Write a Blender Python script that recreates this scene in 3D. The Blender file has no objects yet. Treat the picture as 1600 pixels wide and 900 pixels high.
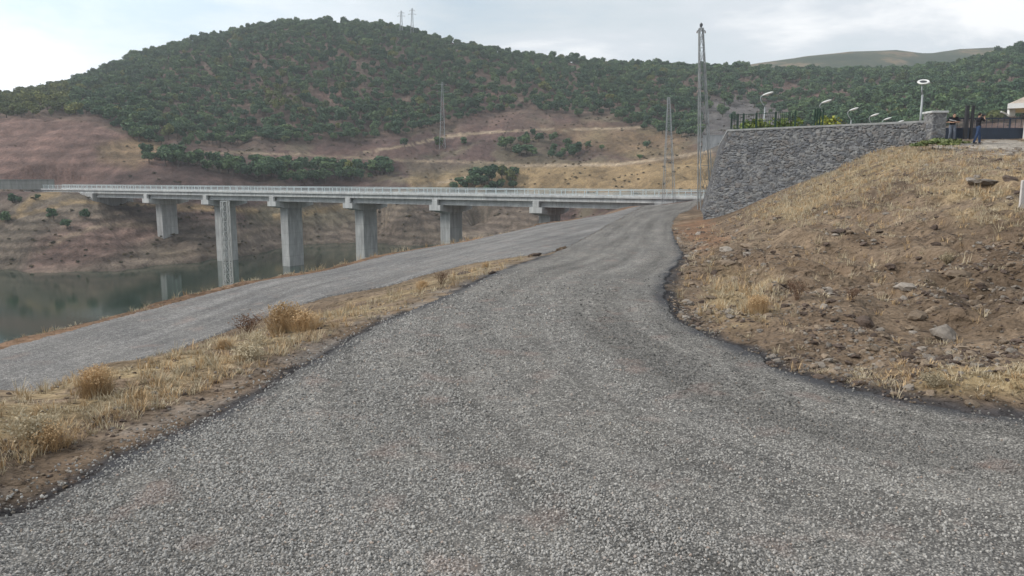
import bpy, math, random
import numpy as np
from mathutils import Vector, Matrix, Euler

random.seed(11)
rng = np.random.default_rng(11)
scene = bpy.context.scene
COL = scene.collection

# ------------------------------------------------------------------ camera
F = 1170.0                       # focal length in 1600-px units
PITCH = math.atan((450 - 276) / F)
EYE = 2.0
cam_d = bpy.data.cameras.new('camera')
cam_d.sensor_width = 36.0
cam_d.lens = F / 1600 * 36.0
cam_d.clip_start = 0.05
cam_d.clip_end = 8000
cam = bpy.data.objects.new('camera', cam_d)
COL.objects.link(cam)
cam.location = (0, 0, EYE)
cam.rotation_euler = (math.radians(90) - PITCH, 0, 0)
scene.camera = cam

# ------------------------------------------------------------------ sky
SUN_EL, SUN_AZ = math.radians(38), math.radians(-92)      # azimuth from +Y towards +X
world = bpy.data.worlds.new('World')
scene.world = world
world.use_nodes = True
nt = world.node_tree
nt.nodes.clear()
def wn(t, **k):
    n = nt.nodes.new(t)
    for a, b in k.items():
        setattr(n, a, b)
    return n
out = wn('ShaderNodeOutputWorld'); bg = wn('ShaderNodeBackground')
sky = wn('ShaderNodeTexSky', sky_type='NISHITA', sun_disc=False, sun_elevation=SUN_EL, sun_rotation=SUN_AZ,
         altitude=900, air_density=1.0, dust_density=2.0, ozone_density=1.0)
tc = wn('ShaderNodeTexCoord')
sep = wn('ShaderNodeSeparateXYZ'); nt.links.new(tc.outputs['Generated'], sep.inputs[0])
# project the view direction on a flat cloud layer
mx = wn('ShaderNodeMath', operation='MAXIMUM'); nt.links.new(sep.outputs['Z'], mx.inputs[0]); mx.inputs[1].default_value = 0.0
ad = wn('ShaderNodeMath', operation='ADD'); nt.links.new(mx.outputs[0], ad.inputs[0]); ad.inputs[1].default_value = 0.13
dx = wn('ShaderNodeMath', operation='DIVIDE'); nt.links.new(sep.outputs['X'], dx.inputs[0]); nt.links.new(ad.outputs[0], dx.inputs[1])
dy = wn('ShaderNodeMath', operation='DIVIDE'); nt.links.new(sep.outputs['Y'], dy.inputs[0]); nt.links.new(ad.outputs[0], dy.inputs[1])
cb = wn('ShaderNodeCombineXYZ'); nt.links.new(dx.outputs[0], cb.inputs[0]); nt.links.new(dy.outputs[0], cb.inputs[1])
cb.inputs[2].default_value = 3.7
n1 = wn('ShaderNodeTexNoise'); n1.inputs['Scale'].default_value = 0.9; n1.inputs['Detail'].default_value = 7; n1.inputs['Roughness'].default_value = 0.55
n1.inputs['Distortion'].default_value = 0.35
nt.links.new(cb.outputs[0], n1.inputs['Vector'])
cr = wn('ShaderNodeValToRGB'); nt.links.new(n1.outputs['Fac'], cr.inputs[0])
cl = cr.color_ramp
cl.elements[0].position = 0.34; cl.elements[0].color = (4.9, 5.9, 6.7, 1)
cl.elements[1].position = 0.66; cl.elements[1].color = (9.8, 9.8, 9.8, 1)
e = cl.elements.new(0.46); e.color = (6.1, 6.7, 7.1, 1)
e = cl.elements.new(0.55); e.color = (6.8, 7.2, 7.6, 1)
# brighter cloud round the hidden sun (towards the left)
GLOW = math.radians(-48)                                   # thinnest, brightest cloud
sd = Vector((math.sin(GLOW) * math.cos(0.30), math.cos(GLOW) * math.cos(0.30), math.sin(0.30)))
dt = wn('ShaderNodeVectorMath', operation='DOT_PRODUCT'); nt.links.new(tc.outputs['Generated'], dt.inputs[0]); dt.inputs[1].default_value = sd
mr = wn('ShaderNodeMapRange'); nt.links.new(dt.outputs['Value'], mr.inputs[0])
mr.inputs[1].default_value = 0.74; mr.inputs[2].default_value = 1.0; mr.inputs[3].default_value = 1.0; mr.inputs[4].default_value = 1.62
vm = wn('ShaderNodeVectorMath', operation='SCALE'); nt.links.new(cr.outputs[0], vm.inputs[0]); nt.links.new(mr.outputs[0], vm.inputs['Scale'])
mix = wn('ShaderNodeMix', data_type='RGBA'); mix.inputs[0].default_value = 0.93
nt.links.new(sky.outputs[0], mix.inputs[6]); nt.links.new(vm.outputs[0], mix.inputs[7])
nt.links.new(mix.outputs[2], bg.inputs[0]); bg.inputs[1].default_value = 0.10
nt.links.new(bg.outputs[0], out.inputs[0])

sun_d = bpy.data.lights.new('sun', 'SUN')
sun_d.energy = 2.2; sun_d.angle = math.radians(11); sun_d.color = (1.0, 0.945, 0.87)
sun = bpy.data.objects.new('sun', sun_d); COL.objects.link(sun)
tosun = Vector((math.sin(SUN_AZ) * math.cos(SUN_EL), math.cos(SUN_AZ) * math.cos(SUN_EL), math.sin(SUN_EL)))
sun.rotation_euler = tosun.to_track_quat('Z', 'Y').to_euler()
sun.location = tosun * 60

scene.view_settings.view_transform = 'Standard'
scene.view_settings.look = 'None'
scene.view_settings.exposure = 0.30
scene.view_settings.gamma = 1.0
scene.view_settings.use_curve_mapping = False
scene.render.engine = 'CYCLES'
scene.cycles.max_bounces = 6
scene.cycles.diffuse_bounces = 3
scene.cycles.glossy_bounces = 3
scene.cycles.transmission_bounces = 4
scene.cycles.transparent_max_bounces = 8
scene.cycles.volume_bounces = 1
scene.cycles.caustics_reflective = False
scene.cycles.use_denoising = True

# ------------------------------------------------------------------ projection helpers (photo pixel -> place)
CP, SP = math.cos(PITCH), math.sin(PITCH)
def us(px, py):
    x = (px - 800) / F; y = -(py - 450) / F
    dy_ = y * SP + CP; dz_ = y * CP - SP
    return x / dy_, dz_ / dy_
def proj(X, Y, Z):
    X = np.asarray(X, float); Y = np.maximum(np.asarray(Y, float), 1e-3); Z = np.asarray(Z, float)
    dep = Y * CP - (Z - EYE) * SP
    up = Y * SP + (Z - EYE) * CP
    dep = np.where(np.abs(dep) < 1e-3, 1e-3, dep)
    return 800 + F * X / dep, 450 - F * up / dep
def at(px, py, Y):
    u, s = us(px, py)
    return Vector((u * Y, Y, EYE + s * Y))
def ug(px, s):                      # tan azimuth of a photo column at elevation s
    return (px - 800) / F * (CP - s * SP)

# ------------------------------------------------------------------ numpy noise
def _hash(ix, iy, seed):
    h = (ix.astype(np.int64) * 374761393 + iy.astype(np.int64) * 668265263 + seed * 974634777) & 0xffffffff
    h = ((h ^ (h >> 13)) * 1274126177) & 0xffffffff
    h = (h ^ (h >> 16)) & 0xffffffff
    return h / 4294967295.0
def vnoise(x, y, seed=0):
    ix = np.floor(x); iy = np.floor(y); fx = x - ix; fy = y - iy
    fx = fx * fx * (3 - 2 * fx); fy = fy * fy * (3 - 2 * fy)
    a = _hash(ix, iy, seed); b = _hash(ix + 1, iy, seed); c = _hash(ix, iy + 1, seed); d = _hash(ix + 1, iy + 1, seed)
    return (a + (b - a) * fx) * (1 - fy) + (c + (d - c) * fx) * fy
def fbm(x, y, seed=0, o=4, g=0.5):
    t = 0; a = 1; s = 0
    for i in range(o):
        t = t + a * vnoise(x * 2 ** i + 17.3 * i, y * 2 ** i - 9.1 * i, seed + i); s += a; a *= g
    return t / s
def sst(a, b, x):
    t = np.clip((x - a) / (b - a), 0, 1); return t * t * (3 - 2 * t)
def voro(x, y, seed=0, jit=0.85):   # returns F1, F2, id-random of the nearest cell
    ix = np.floor(x); iy = np.floor(y)
    f1 = np.full(x.shape, 9.0); f2 = np.full(x.shape, 9.0); idr = np.zeros(x.shape)
    for ox in (-1, 0, 1):
        for oy in (-1, 0, 1):
            cx = ix + ox; cy = iy + oy
            px = cx + 0.5 + (_hash(cx, cy, seed) - 0.5) * jit; py = cy + 0.5 + (_hash(cx, cy, seed + 5) - 0.5) * jit
            d = np.hypot(px - x, py - y); r = _hash(cx, cy, seed + 9)
            nearer = d < f1
            f2 = np.where(nearer, f1, np.minimum(f2, d)); idr = np.where(nearer, r, idr); f1 = np.where(nearer, d, f1)
    return f1, f2, idr
def inpoly(x, y, poly):
    c = np.zeros(np.shape(x), bool)
    n = len(poly)
    for i in range(n):
        x1, y1 = poly[i]; x2, y2 = poly[(i + 1) % n]
        if y1 == y2: continue
        k = ((y1 > y) != (y2 > y)) & (x < (x2 - x1) * (y - y1) / (y2 - y1) + x1)
        c ^= k
    return c
def dline(x, y, pts):               # distance to a polyline
    d = np.full(np.shape(x), 1e9)
    for (x1, y1), (x2, y2) in zip(pts[:-1], pts[1:]):
        vx, vy = x2 - x1, y2 - y1; L = vx * vx + vy * vy + 1e-12
        t = np.clip(((x - x1) * vx + (y - y1) * vy) / L, 0, 1)
        d = np.minimum(d, np.hypot(x - x1 - t * vx, y - y1 - t * vy))
    return d

# ------------------------------------------------------------------ objects helpers
def link(o, parent=None):
    COL.objects.link(o)
    if parent is not None: o.parent = parent
    return o
def tag(o, label=None, cat=None, group=None, kind=None):
    if label: o['label'] = label
    if cat: o['category'] = cat
    if group: o['group'] = group
    if kind: o['kind'] = kind
    return o
def empty(name, loc, label=None, cat=None, group=None, rz=0.0):
    o = bpy.data.objects.new(name, None); o.empty_display_size = 0.3
    o.location = loc; o.rotation_euler = (0, 0, rz); COL.objects.link(o)
    return tag(o, label, cat, group)
def mesh_np(name, V, Fq, mats, parent=None, smooth=False, attrs=None, mi=None):
    """V (n,3), Fq (m,k) k=3|4, or a list of such arrays"""
    me = bpy.data.meshes.new(name)
    V = np.asarray(V, np.float32)
    Fl = Fq if isinstance(Fq, list) else [Fq]
    Fl = [np.asarray(f, np.int32) for f in Fl if len(f)]
    nl = sum(f.size for f in Fl); nf = sum(len(f) for f in Fl)
    me.vertices.add(len(V)); me.vertices.foreach_set('co', V.ravel())
    me.loops.add(nl); me.loops.foreach_set('vertex_index', np.concatenate([f.ravel() for f in Fl]))
    me.polygons.add(nf)
    tot = np.concatenate([np.full(len(f), f.shape[1], np.int32) for f in Fl])
    st = np.concatenate([[0], np.cumsum(tot)[:-1]]).astype(np.int32)
    me.polygons.foreach_set('loop_start', st)
    if mi is not None: me.polygons.foreach_set('material_index', np.asarray(mi, np.int32))
    me.polygons.foreach_set('use_smooth', np.full(nf, bool(smooth)))
    for k, (dom, typ, arr) in (attrs or {}).items():
        a = me.attributes.new(k, typ, dom)
        arr = np.asarray(arr, np.float32)
        if typ == 'FLOAT_COLOR':
            if arr.shape[1] == 3: arr = np.concatenate([arr, np.ones((len(arr), 1), np.float32)], 1)
            a.data.foreach_set('color', arr.ravel())
        elif typ == 'FLOAT_VECTOR': a.data.foreach_set('vector', arr.ravel())
        else: a.data.foreach_set('value', arr.ravel())
    me.update(calc_edges=True); me.validate()
    for m in (mats if isinstance(mats, list) else [mats]): me.materials.append(m)
    return link(bpy.data.objects.new(name, me), parent)

class MB:
    """collects simple shapes, links them as ONE mesh object"""
    def __init__(s): s.v = []; s.f = []
    def add(s, vs, fs):
        b = len(s.v); s.v += [tuple(v) for v in vs]; s.f += [tuple(b + i for i in f) for f in fs]
        return s
    def box(s, c, d, rz=0.0, bev=0.0):
        cx, cy, cz = c; hx, hy, hz = d[0] / 2, d[1] / 2, d[2] / 2
        ca, sa = math.cos(rz), math.sin(rz)
        def P(x, y, z): return (cx + x * ca - y * sa, cy + x * sa + y * ca, cz + z)
        if bev <= 0:
            v = [P(x, y, z) for z in (-hz, hz) for x, y in ((-hx, -hy), (hx, -hy), (hx, hy), (-hx, hy))]
            f = [(3, 2, 1, 0), (4, 5, 6, 7), (0, 1, 5, 4), (1, 2, 6, 5), (2, 3, 7, 6), (3, 0, 4, 7)]
            return s.add(v, f)
        b = min(bev, hx * .9, hy * .9, hz * .9)
        v = []
        for z, i in ((-hz, b), (-hz + b, 0), (hz - b, 0), (hz, b)):
            v += [P(x, y, z) for x, y in ((-hx + i, -hy + i), (hx - i, -hy + i), (hx - i, hy - i), (-hx + i, hy - i))]
        f = [(3, 2, 1, 0), (12, 13, 14, 15)]
        for k in range(3):
            for j in range(4):
                f.append((4 * k + j, 4 * k + (j + 1) % 4, 4 * k + 4 + (j + 1) % 4, 4 * k + 4 + j))
        return s.add(v, f)
    def beam(s, p, q, w, h=None, up=Vector((0, 0, 1))):
        p = Vector(p); q = Vector(q); h = h or w; d = (q - p).normalized()
        x = d.cross(up)
        if x.length < 1e-4: x = Vector((1, 0, 0))
        x.normalize(); y = x.cross(d)
        v = []
        for c in (p, q):
            v += [c + x * a * w / 2 + y * b * h / 2 for a, b in ((-1, -1), (1, -1), (1, 1), (-1, 1))]
        return s.add(v, [(0, 1, 2, 3), (7, 6, 5, 4), (4, 5, 1, 0), (5, 6, 2, 1), (6, 7, 3, 2), (7, 4, 0, 3)])
    def tube(s, pts, r, n=8, caps=True):
        pts = [Vector(p) for p in pts]; m = len(pts)
        rr = r if isinstance(r, (list, tuple)) else [r] * m
        ref = Vector((0, 0, 1)); vs = []; px_ = None
        for i, p in enumerate(pts):
            d = (pts[min(i + 1, m - 1)] - pts[max(i - 1, 0)]).normalized()
            if px_ is None:
                x = d.cross(ref)
                if x.length < 1e-3: x = d.cross(Vector((1, 0, 0)))
            else: x = px_ - d * px_.dot(d)
            x.normalize(); px_ = x; y = d.cross(x)
            vs += [p + (x * math.cos(2 * math.pi * k / n) + y * math.sin(2 * math.pi * k / n)) * rr[i] for k in range(n)]
        f = []
        for i in range(m - 1):
            for k in range(n):
                f.append((i * n + k, i * n + (k + 1) % n, (i + 1) * n + (k + 1) % n, (i + 1) * n + k))
        if caps: f += [tuple(reversed(range(n))), tuple((m - 1) * n + k for k in range(n))]
        return s.add(vs, f)
    def ball(s, c, r, seg=10, rings=6, m=None):
        r = r if isinstance(r, (tuple, list)) else (r, r, r)
        vs = []
        for i in range(rings + 1):
            t = math.pi * i / rings
            for k in range(seg):
                a = 2 * math.pi * k / seg
                v = Vector((r[0] * math.sin(t) * math.cos(a), r[1] * math.sin(t) * math.sin(a), r[2] * math.cos(t)))
                if m is not None: v = m @ v
                vs.append(v + Vector(c))
        f = [(i * seg + k, (i + 1) * seg + k, (i + 1) * seg + (k + 1) % seg, i * seg + (k + 1) % seg) for i in range(rings) for k in range(seg)]
        return s.add(vs, f)
    def prism(s, poly, z0, z1):
        n = len(poly)
        v = [(x, y, z0) for x, y in poly] + [(x, y, z1) for x, y in poly]
        f = [tuple(reversed(range(n))), tuple(range(n, 2 * n))] + [(i, (i + 1) % n, n + (i + 1) % n, n + i) for i in range(n)]
        return s.add(v, f)
    def data(s, name, mat):
        me = bpy.data.meshes.new(name); me.from_pydata(s.v, [], s.f); me.materials.append(mat); me.update(); return me
    def build(s, name, mat, parent=None, smooth=False):
        me = s.data(name, mat)
        if smooth:
            me.polygons.foreach_set('use_smooth', [True] * len(me.polygons))
        return link(bpy.data.objects.new(name, me), parent)

# ------------------------------------------------------------------ materials
def srgb(r, g, b):
    def c(x):
        x /= 255.0
        return x / 12.92 if x <= 0.04045 else ((x + 0.055) / 1.055) ** 2.4
    return (c(r), c(g), c(b))
class M:
    def __init__(s, name, rough=0.9, spec=0.3):
        s.m = bpy.data.materials.new(name); s.m.use_nodes = True; s.t = s.m.node_tree
        s.b = s.t.nodes['Principled BSDF']; s.b.inputs['Roughness'].default_value = rough
        s.b.inputs['Specular IOR Level'].default_value = spec; s.co = None
    def n(s, t, **k):
        x = s.t.nodes.new(t)
        for a, b in k.items(): setattr(x, a, b)
        return x
    def l(s, a, b): s.t.links.new(a, b)
    def pos(s, kind='pos'):
        if kind == 'pos': return s.n('ShaderNodeNewGeometry').outputs['Position']
        return s.n('ShaderNodeTexCoord').outputs['Object']
    def noise(s, scale, detail=4, rough=0.55, vec=None, dist=0.0):
        x = s.n('ShaderNodeTexNoise'); x.inputs['Scale'].default_value = scale; x.inputs['Detail'].default_value = detail
        x.inputs['Roughness'].default_value = rough; x.inputs['Distortion'].default_value = dist
        s.l(vec or s.pos(), x.inputs['Vector']); return x.outputs['Fac']
    def voro(s, scale, vec=None, feature='F1', rnd=1.0):
        x = s.n('ShaderNodeTexVoronoi', feature=feature); x.inputs['Scale'].default_value = scale
        x.inputs['Randomness'].default_value = rnd
        s.l(vec or s.pos(), x.inputs['Vector']); return x
    def ramp(s, fac, stops):
        x = s.n('ShaderNodeValToRGB'); s.l(fac, x.inputs[0]); c = x.color_ramp
        while len(c.elements) < len(stops): c.elements.new(0.5)
        for el, (p, col) in zip(c.elements, stops):
            el.position = p; el.color = (*col, 1) if len(col) == 3 else col
        return x.outputs[0]
    def mixc(s, fac, a, b, mode='MIX'):
        x = s.n('ShaderNodeMix', data_type='RGBA', blend_type=mode)
        for v, i in ((fac, 0), (a, 6), (b, 7)):
            if hasattr(v, 'links'): s.l(v, x.inputs[i])
            elif i == 0: x.inputs[0].default_value = v
            else: x.inputs[i].default_value = (*v, 1)
        return x.outputs[2]
    def math(s, op, a, b=0.0):
        x = s.n('ShaderNodeMath', operation=op)
        for v, i in ((a, 0), (b, 1)):
            if hasattr(v, 'links'): s.l(v, x.inputs[i])
            else: x.inputs[i].default_value = v
        return x.outputs[0]
    def mr(s, v, a, b, c, d):
        x = s.n('ShaderNodeMapRange'); s.l(v, x.inputs[0])
        for i, q in enumerate((a, b, c, d)): x.inputs[i + 1].default_value = q
        return x.outputs[0]
    def attr(s, name, inst=False):
        x = s.n('ShaderNodeAttribute', attribute_name=name)
        if inst: x.attribute_type = 'INSTANCER'
        return x
    def col(s, v):
        if hasattr(v, 'links'): s.l(v, s.b.inputs['Base Color'])
        else: s.b.inputs['Base Color'].default_value = (*v, 1)
        return s
    def bump(s, h, strength=0.5, dist=0.02, prev=None):
        x = s.n('ShaderNodeBump'); x.inputs['Strength'].default_value = strength; x.inputs['Distance'].default_value = dist
        s.l(h, x.inputs['Height'])
        if prev is not None: s.l(prev, x.inputs['Normal'])
        s.l(x.outputs[0], s.b.inputs['Normal']); return x.outputs[0]
def simple(name, col, rough=0.85, spec=0.3, var=0.25, scale=3.0, metal=0.0, bump=0.0, bscale=40, vec='obj'):
    m = M(name, rough, spec)
    v = m.pos(vec)
    f = m.noise(scale, 5, 0.6, v)
    m.col(m.mixc(1.0, col, m.ramp(f, [(0.25, (1 - var,) * 3), (0.75, (1 + var,) * 3)]), 'MULTIPLY'))
    m.b.inputs['Metallic'].default_value = metal
    if bump: m.bump(m.noise(bscale, 4, 0.6, v), bump, 0.02)
    return m.m
# ------------------------------------------------------------------ terrain: surveyed points -> smooth surface
ZW = -16.3                          # water level
CT = []                             # (u, log Y, s)
def P(px, py, Y):
    u, s = us(px, py); CT.append((u, math.log(Y), s))
def G(px, py, z):
    u, s = us(px, py); Y = (z - EYE) / s; CT.append((u, math.log(Y), s)); return (u * Y, Y)
def H(px, Y, z):
    s = (z - EYE) / Y; u = ug(px, s); CT.append((u, math.log(Y), s)); return (u * Y, Y)
def gxy(px, py, z):
    u, s = us(px, py); Y = (z - EYE) / s; return (u * Y, Y)
def hxy(px, Y, z):
    s = (z - EYE) / Y; return (ug(px, s) * Y, Y)

for px in (-400, 0, 400, 800, 1200, 1600, 2000):
    H(px, 1.0, 0); H(px, 1.8, 0); H(px, 2.8, 0)
for px in (300, 700, 1100, 1500): H(px, 4.0, 0)
for px, py in ((800, 600), (800, 520), (1000, 600), (1200, 640), (750, 500), (900, 500), (1000, 500), (600, 620)): G(px, py, 0)
for px, py, z in ((850, 450, 0), (1000, 450, 0), (900, 420, -.22), (1030, 420, -.22), (890, 400, -.42), (980, 400, -.42), (1065, 400, -.4),
                  (900, 380, -.68), (1040, 380, -.68), (900, 360, -.95), (980, 360, -.95), (1045, 360, -.95), (920, 345, -1.12), (1045, 345, -1.15),
                  (970, 332, -1.2), (1050, 332, -1.2), (1020, 321, -1.2), (1070, 320, -1.2), (1088, 314, -1.2)): G(px, py, z)
# the strip between the two roads and the lower road
G(0, 612, -.28); H(0, 9.4, -1.15); G(0, 580, -1.2); G(0, 548, -1.2)
G(-400, 700, -.3); H(-400, 6.6, -1.1); G(-400, 655, -1.2)
G(150, 572, -.28); H(150, 11.6, -1.15); G(150, 540, -1.2); G(150, 507, -1.2)
G(75, 527, -1.2); G(215, 490, -1.2); G(340, 457, -1.2); G(60, 560, -1.2); G(230, 510, -1.2); G(280, 545, -.3); H(280, 13.5, -1.15); G(280, 473, -1.2)
G(400, 522, -.32); G(400, 500, -1.12); G(400, 442, -1.2)
G(600, 466, -.36); G(600, 448, -1.0); G(600, 402, -1.15)
G(740, 424, -.42); G(740, 411, -.85); G(740, 377, -1.17)
G(840, 399, -.43); G(830, 380, -.8); G(830, 356, -1.12)
for px, py, z in ((0, 818, 0), (150, 742, 0), (300, 668, 0), (450, 588, 0), (585, 512, 0), (700, 462, -.05), (800, 418, -.22),
                  (100, 690, 0), (300, 610, -.05), (450, 540, -.1)): G(px, py, z)
# bank falling to the lake
for px, rows in {
    -400: ((9.6, -1.4), (14, -6), (24, -16), (40, -18.5), (90, -18.5), (130, -18)),
    0: ((15.6, -1.65), (22, -6), (36, -16), (50, -18.5), (90, -18.5), (130, -18)),
    150: ((18.4, -1.65), (26, -6), (41, -16), (57, -18.5), (95, -18.5), (135, -18)),
    280: ((21.8, -1.62), (30, -6), (48, -16), (65, -18.5), (100, -18.5), (145, -18)),
    400: ((26, -1.9), (36, -6.5), (56, -16), (75, -18.5), (115, -18.5), (165, -18)),
    560: ((34, -2.0), (45, -7), (70, -16.5), (90, -18.5), (140, -18.5), (195, -18)),
    700: ((42, -2.0), (55, -8), (80, -16.5), (105, -18.5), (150, -18.5), (200, -18)),
    800: ((52, -2.1), (66, -7), (90, -15), (120, -18), (160, -18), (200, -17.8)),
    870: ((63, -2.4), (78, -6), (105, -10.5), (150, -14), (195, -15)),
    950: ((84, -2.0), (97, -4), (125, -8), (170, -9)),
    1010: ((104, -2.3), (112, -3.0), (140, -5), (170, -4)),
    1080: ((104, -1.3), (125, -1.8), (150, -1.8))}.items():
    for Y, z in rows: H(px, Y, z)
def shore(px, py): G(px, py, ZW)
for px, py in ((-400, 424), (-150, 421), (0, 419), (120, 421), (240, 414), (335, 405), (450, 384), (600, 374), (750, 371)): shore(px, py)
for px, rows in {
    -400: ((310, 190), (230, 262), (195, 410), (230, 650)),
    0: ((380, 158), (340, 168), (306, 182), (300, 195), (289, 207), (240, 228), (187, 262), (154, 400), (175, 650)),
    120: ((385, 157), (345, 166), (308, 180), (298, 193), (287, 206), (235, 228), (190, 262), (127, 430), (150, 700)),
    240: ((384, 168), (350, 181), (322, 191), (300, 199), (286, 206), (258, 219), (232, 240), (205, 265), (83, 450), (108, 700)),
    335: ((388, 172), (352, 184), (324, 194), (303, 203), (285, 213), (262, 232), (236, 255), (222, 270), (64, 455), (92, 700)),
    450: ((352, 208), (324, 215), (300, 223), (285, 232), (262, 246), (238, 266), (220, 280), (130, 350), (47, 440), (75, 700)),
    600: ((350, 220), (320, 228), (296, 238), (270, 258), (246, 275), (215, 298), (130, 360), (54, 440), (82, 700)),
    750: ((345, 224), (315, 234), (290, 244), (258, 266), (212, 300), (190, 320), (86, 440), (104, 700)),
    880: ((345, 214), (320, 226), (300, 234), (262, 250), (240, 270), (205, 300), (190, 320), (106, 430), (120, 700)),
    1000: ((322, 190), (304, 205), (262, 235), (230, 270), (195, 310), (113, 425), (124, 700)),
    1100: ((300, 185), (262, 215), (238, 240), (215, 270), (185, 320), (116, 420), (126, 700)),
    1250: ((235, 185), (200, 250), (170, 320), (120, 420), (130, 700)),
    1400: ((222, 185), (190, 250), (150, 320), (116, 410), (128, 700)),
    1500: ((220, 170), (188, 230), (145, 310), (108, 405), (118, 700)),
    1600: ((215, 160), (185, 220), (140, 300), (84, 400), (96, 700)),
    2000: ((215, 150), (175, 210), (120, 290), (50, 400), (60, 700))}.items():
    for py, Y in rows: P(px, py, Y)
# the spoil bank on the right, up to the gate
for px, rows in {
    1085: ((405, 18.6),), 1130: ((400, 21.3), (440, 14.9), (480, 11.6)),
    1200: ((480, 10.9), (400, 17.2), (345, 28), (318, 42)),
    1300: ((500, 9.6), (420, 14.4), (350, 22.5), (310, 32), (272, 45.5)),
    1350: ((248, 44.5),),
    1400: ((540, 7.9), (450, 11.8), (380, 16.5), (320, 23), (280, 30), (250, 37), (236, 42)),
    1500: ((560, 7.2), (470, 10.3), (390, 14.5), (320, 20.5), (270, 27.5), (240, 36), (230, 43), (219, 46)),
    1600: ((580, 6.7), (480, 9.5), (390, 13.5), (320, 18.5), (270, 25), (241, 36), (230, 43), (219, 46)),
    2000: ((640, 5.6), (480, 9.0), (390, 13), (320, 18), (270, 24), (241, 35), (230, 43), (219, 46))}.items():
    for py, Y in rows: P(px, py, Y)
for px, py, z in ((1040, 492, 0), (1090, 520, 0), (1200, 572, 0), (1300, 603, 0), (1400, 628, 0), (1500, 643, 0), (1600, 658, 0), (2000, 690, 0),
                  (1110, 375, -.6), (1110, 356, -.95), (1085, 335, -1.1)): G(px, py, z)
P(1103, 345, 51.5)
H(1180, 60, .5); H(1250, 60, 2.6); H(1400, 62, 3.7); H(1500, 60, 4.2); H(1600, 60, 4.2); H(2000, 60, 4.2)
H(1120, 75, -1.1); H(1180, 90, 1.5); H(1250, 100, 3.5); H(1400, 100, 5); H(1600, 100, 6); H(2000, 100, 6); H(1140, 110, -.5)

CT = np.array(CT)
VS = 0.42                            # log-range scale against azimuth
def _tps(r2): return 0.5 * r2 * np.log(r2 + 1e-12)
_x = np.stack([CT[:, 0], CT[:, 1] * VS], 1)
_n = len(_x)
_K = _tps(((_x[:, None] - _x[None]) ** 2).sum(-1)) + np.eye(_n) * 2e-5
_Pm = np.concatenate([np.ones((_n, 1)), _x], 1)
_A = np.block([[_K, _Pm], [_Pm.T, np.zeros((3, 3))]])
_w = np.linalg.solve(_A, np.concatenate([CT[:, 2], np.zeros(3)]))
def elev(u, v):
    sh = np.shape(u); u = np.ravel(u); v = np.ravel(v) * VS
    o = np.empty(u.shape)
    for a in range(0, len(u), 20000):
        b = slice(a, a + 20000)
        r2 = (u[b, None] - _x[None, :, 0]) ** 2 + (v[b, None] - _x[None, :, 1]) ** 2
        o[b] = _tps(r2) @ _w[:_n] + _w[_n] + _w[_n + 1] * u[b] + _w[_n + 2] * v[b]
    return o.reshape(sh)

# road outlines in the place (world XY)
main_L = [gxy(*a) for a in ((1010, 321, -1.2), (950, 352, -1.05), (858, 399, -.43), (800, 417, -.22), (700, 462, -.05), (585, 512, 0), (450, 588, 0), (300, 668, 0), (150, 742, 0), (0, 818, 0))] + [(-3.5, 2.6), (-4.4, 0), (-5.0, -9)]
main_R = [(20, -9), (20, 6.6), gxy(2000, 690, 0), gxy(1800, 672, 0)] + [gxy(*a) for a in ((1600, 658, 0), (1480, 641, 0), (1330, 612, 0), (1250, 590, 0), (1150, 545, 0), (1090, 520, 0), (1052, 492, 0), (1038, 462, 0), (1044, 436, -.12),
          (1066, 412, -.3), (1070, 398, -.4), (1058, 376, -.7), (1051, 358, -.97), (1053, 345, -1.13), (1064, 334, -1.2), (1088, 322, -1.2), (1102, 314, -1.2))]
main_poly = main_L + main_R
side_L = [gxy(*a) for a in ((1090, 311.5, -1.2), (1000, 323, -1.2), (950, 331, -1.18), (870, 347, -1.15), (780, 365, -1.15), (700, 383, -1.17), (560, 409, -1.2), (420, 437, -1.2), (280, 471, -1.2), (150, 506, -1.2), (0, 546, -1.2), (-400, 652, -1.2))]
side_R = [hxy(-400, 6.5, -1.1), hxy(0, 9.2, -1.15), hxy(150, 11.4, -1.15), hxy(280, 13.3, -1.15), gxy(400, 503, -1.1), gxy(600, 450, -1.0), gxy(740, 412, -.85), gxy(850, 398, -.43), gxy(1010, 331, -1.2), gxy(1102, 314, -1.2)]
side_poly = side_L + side_R
edge_R = main_R[2:]
edge_L = main_L[2:]

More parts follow.
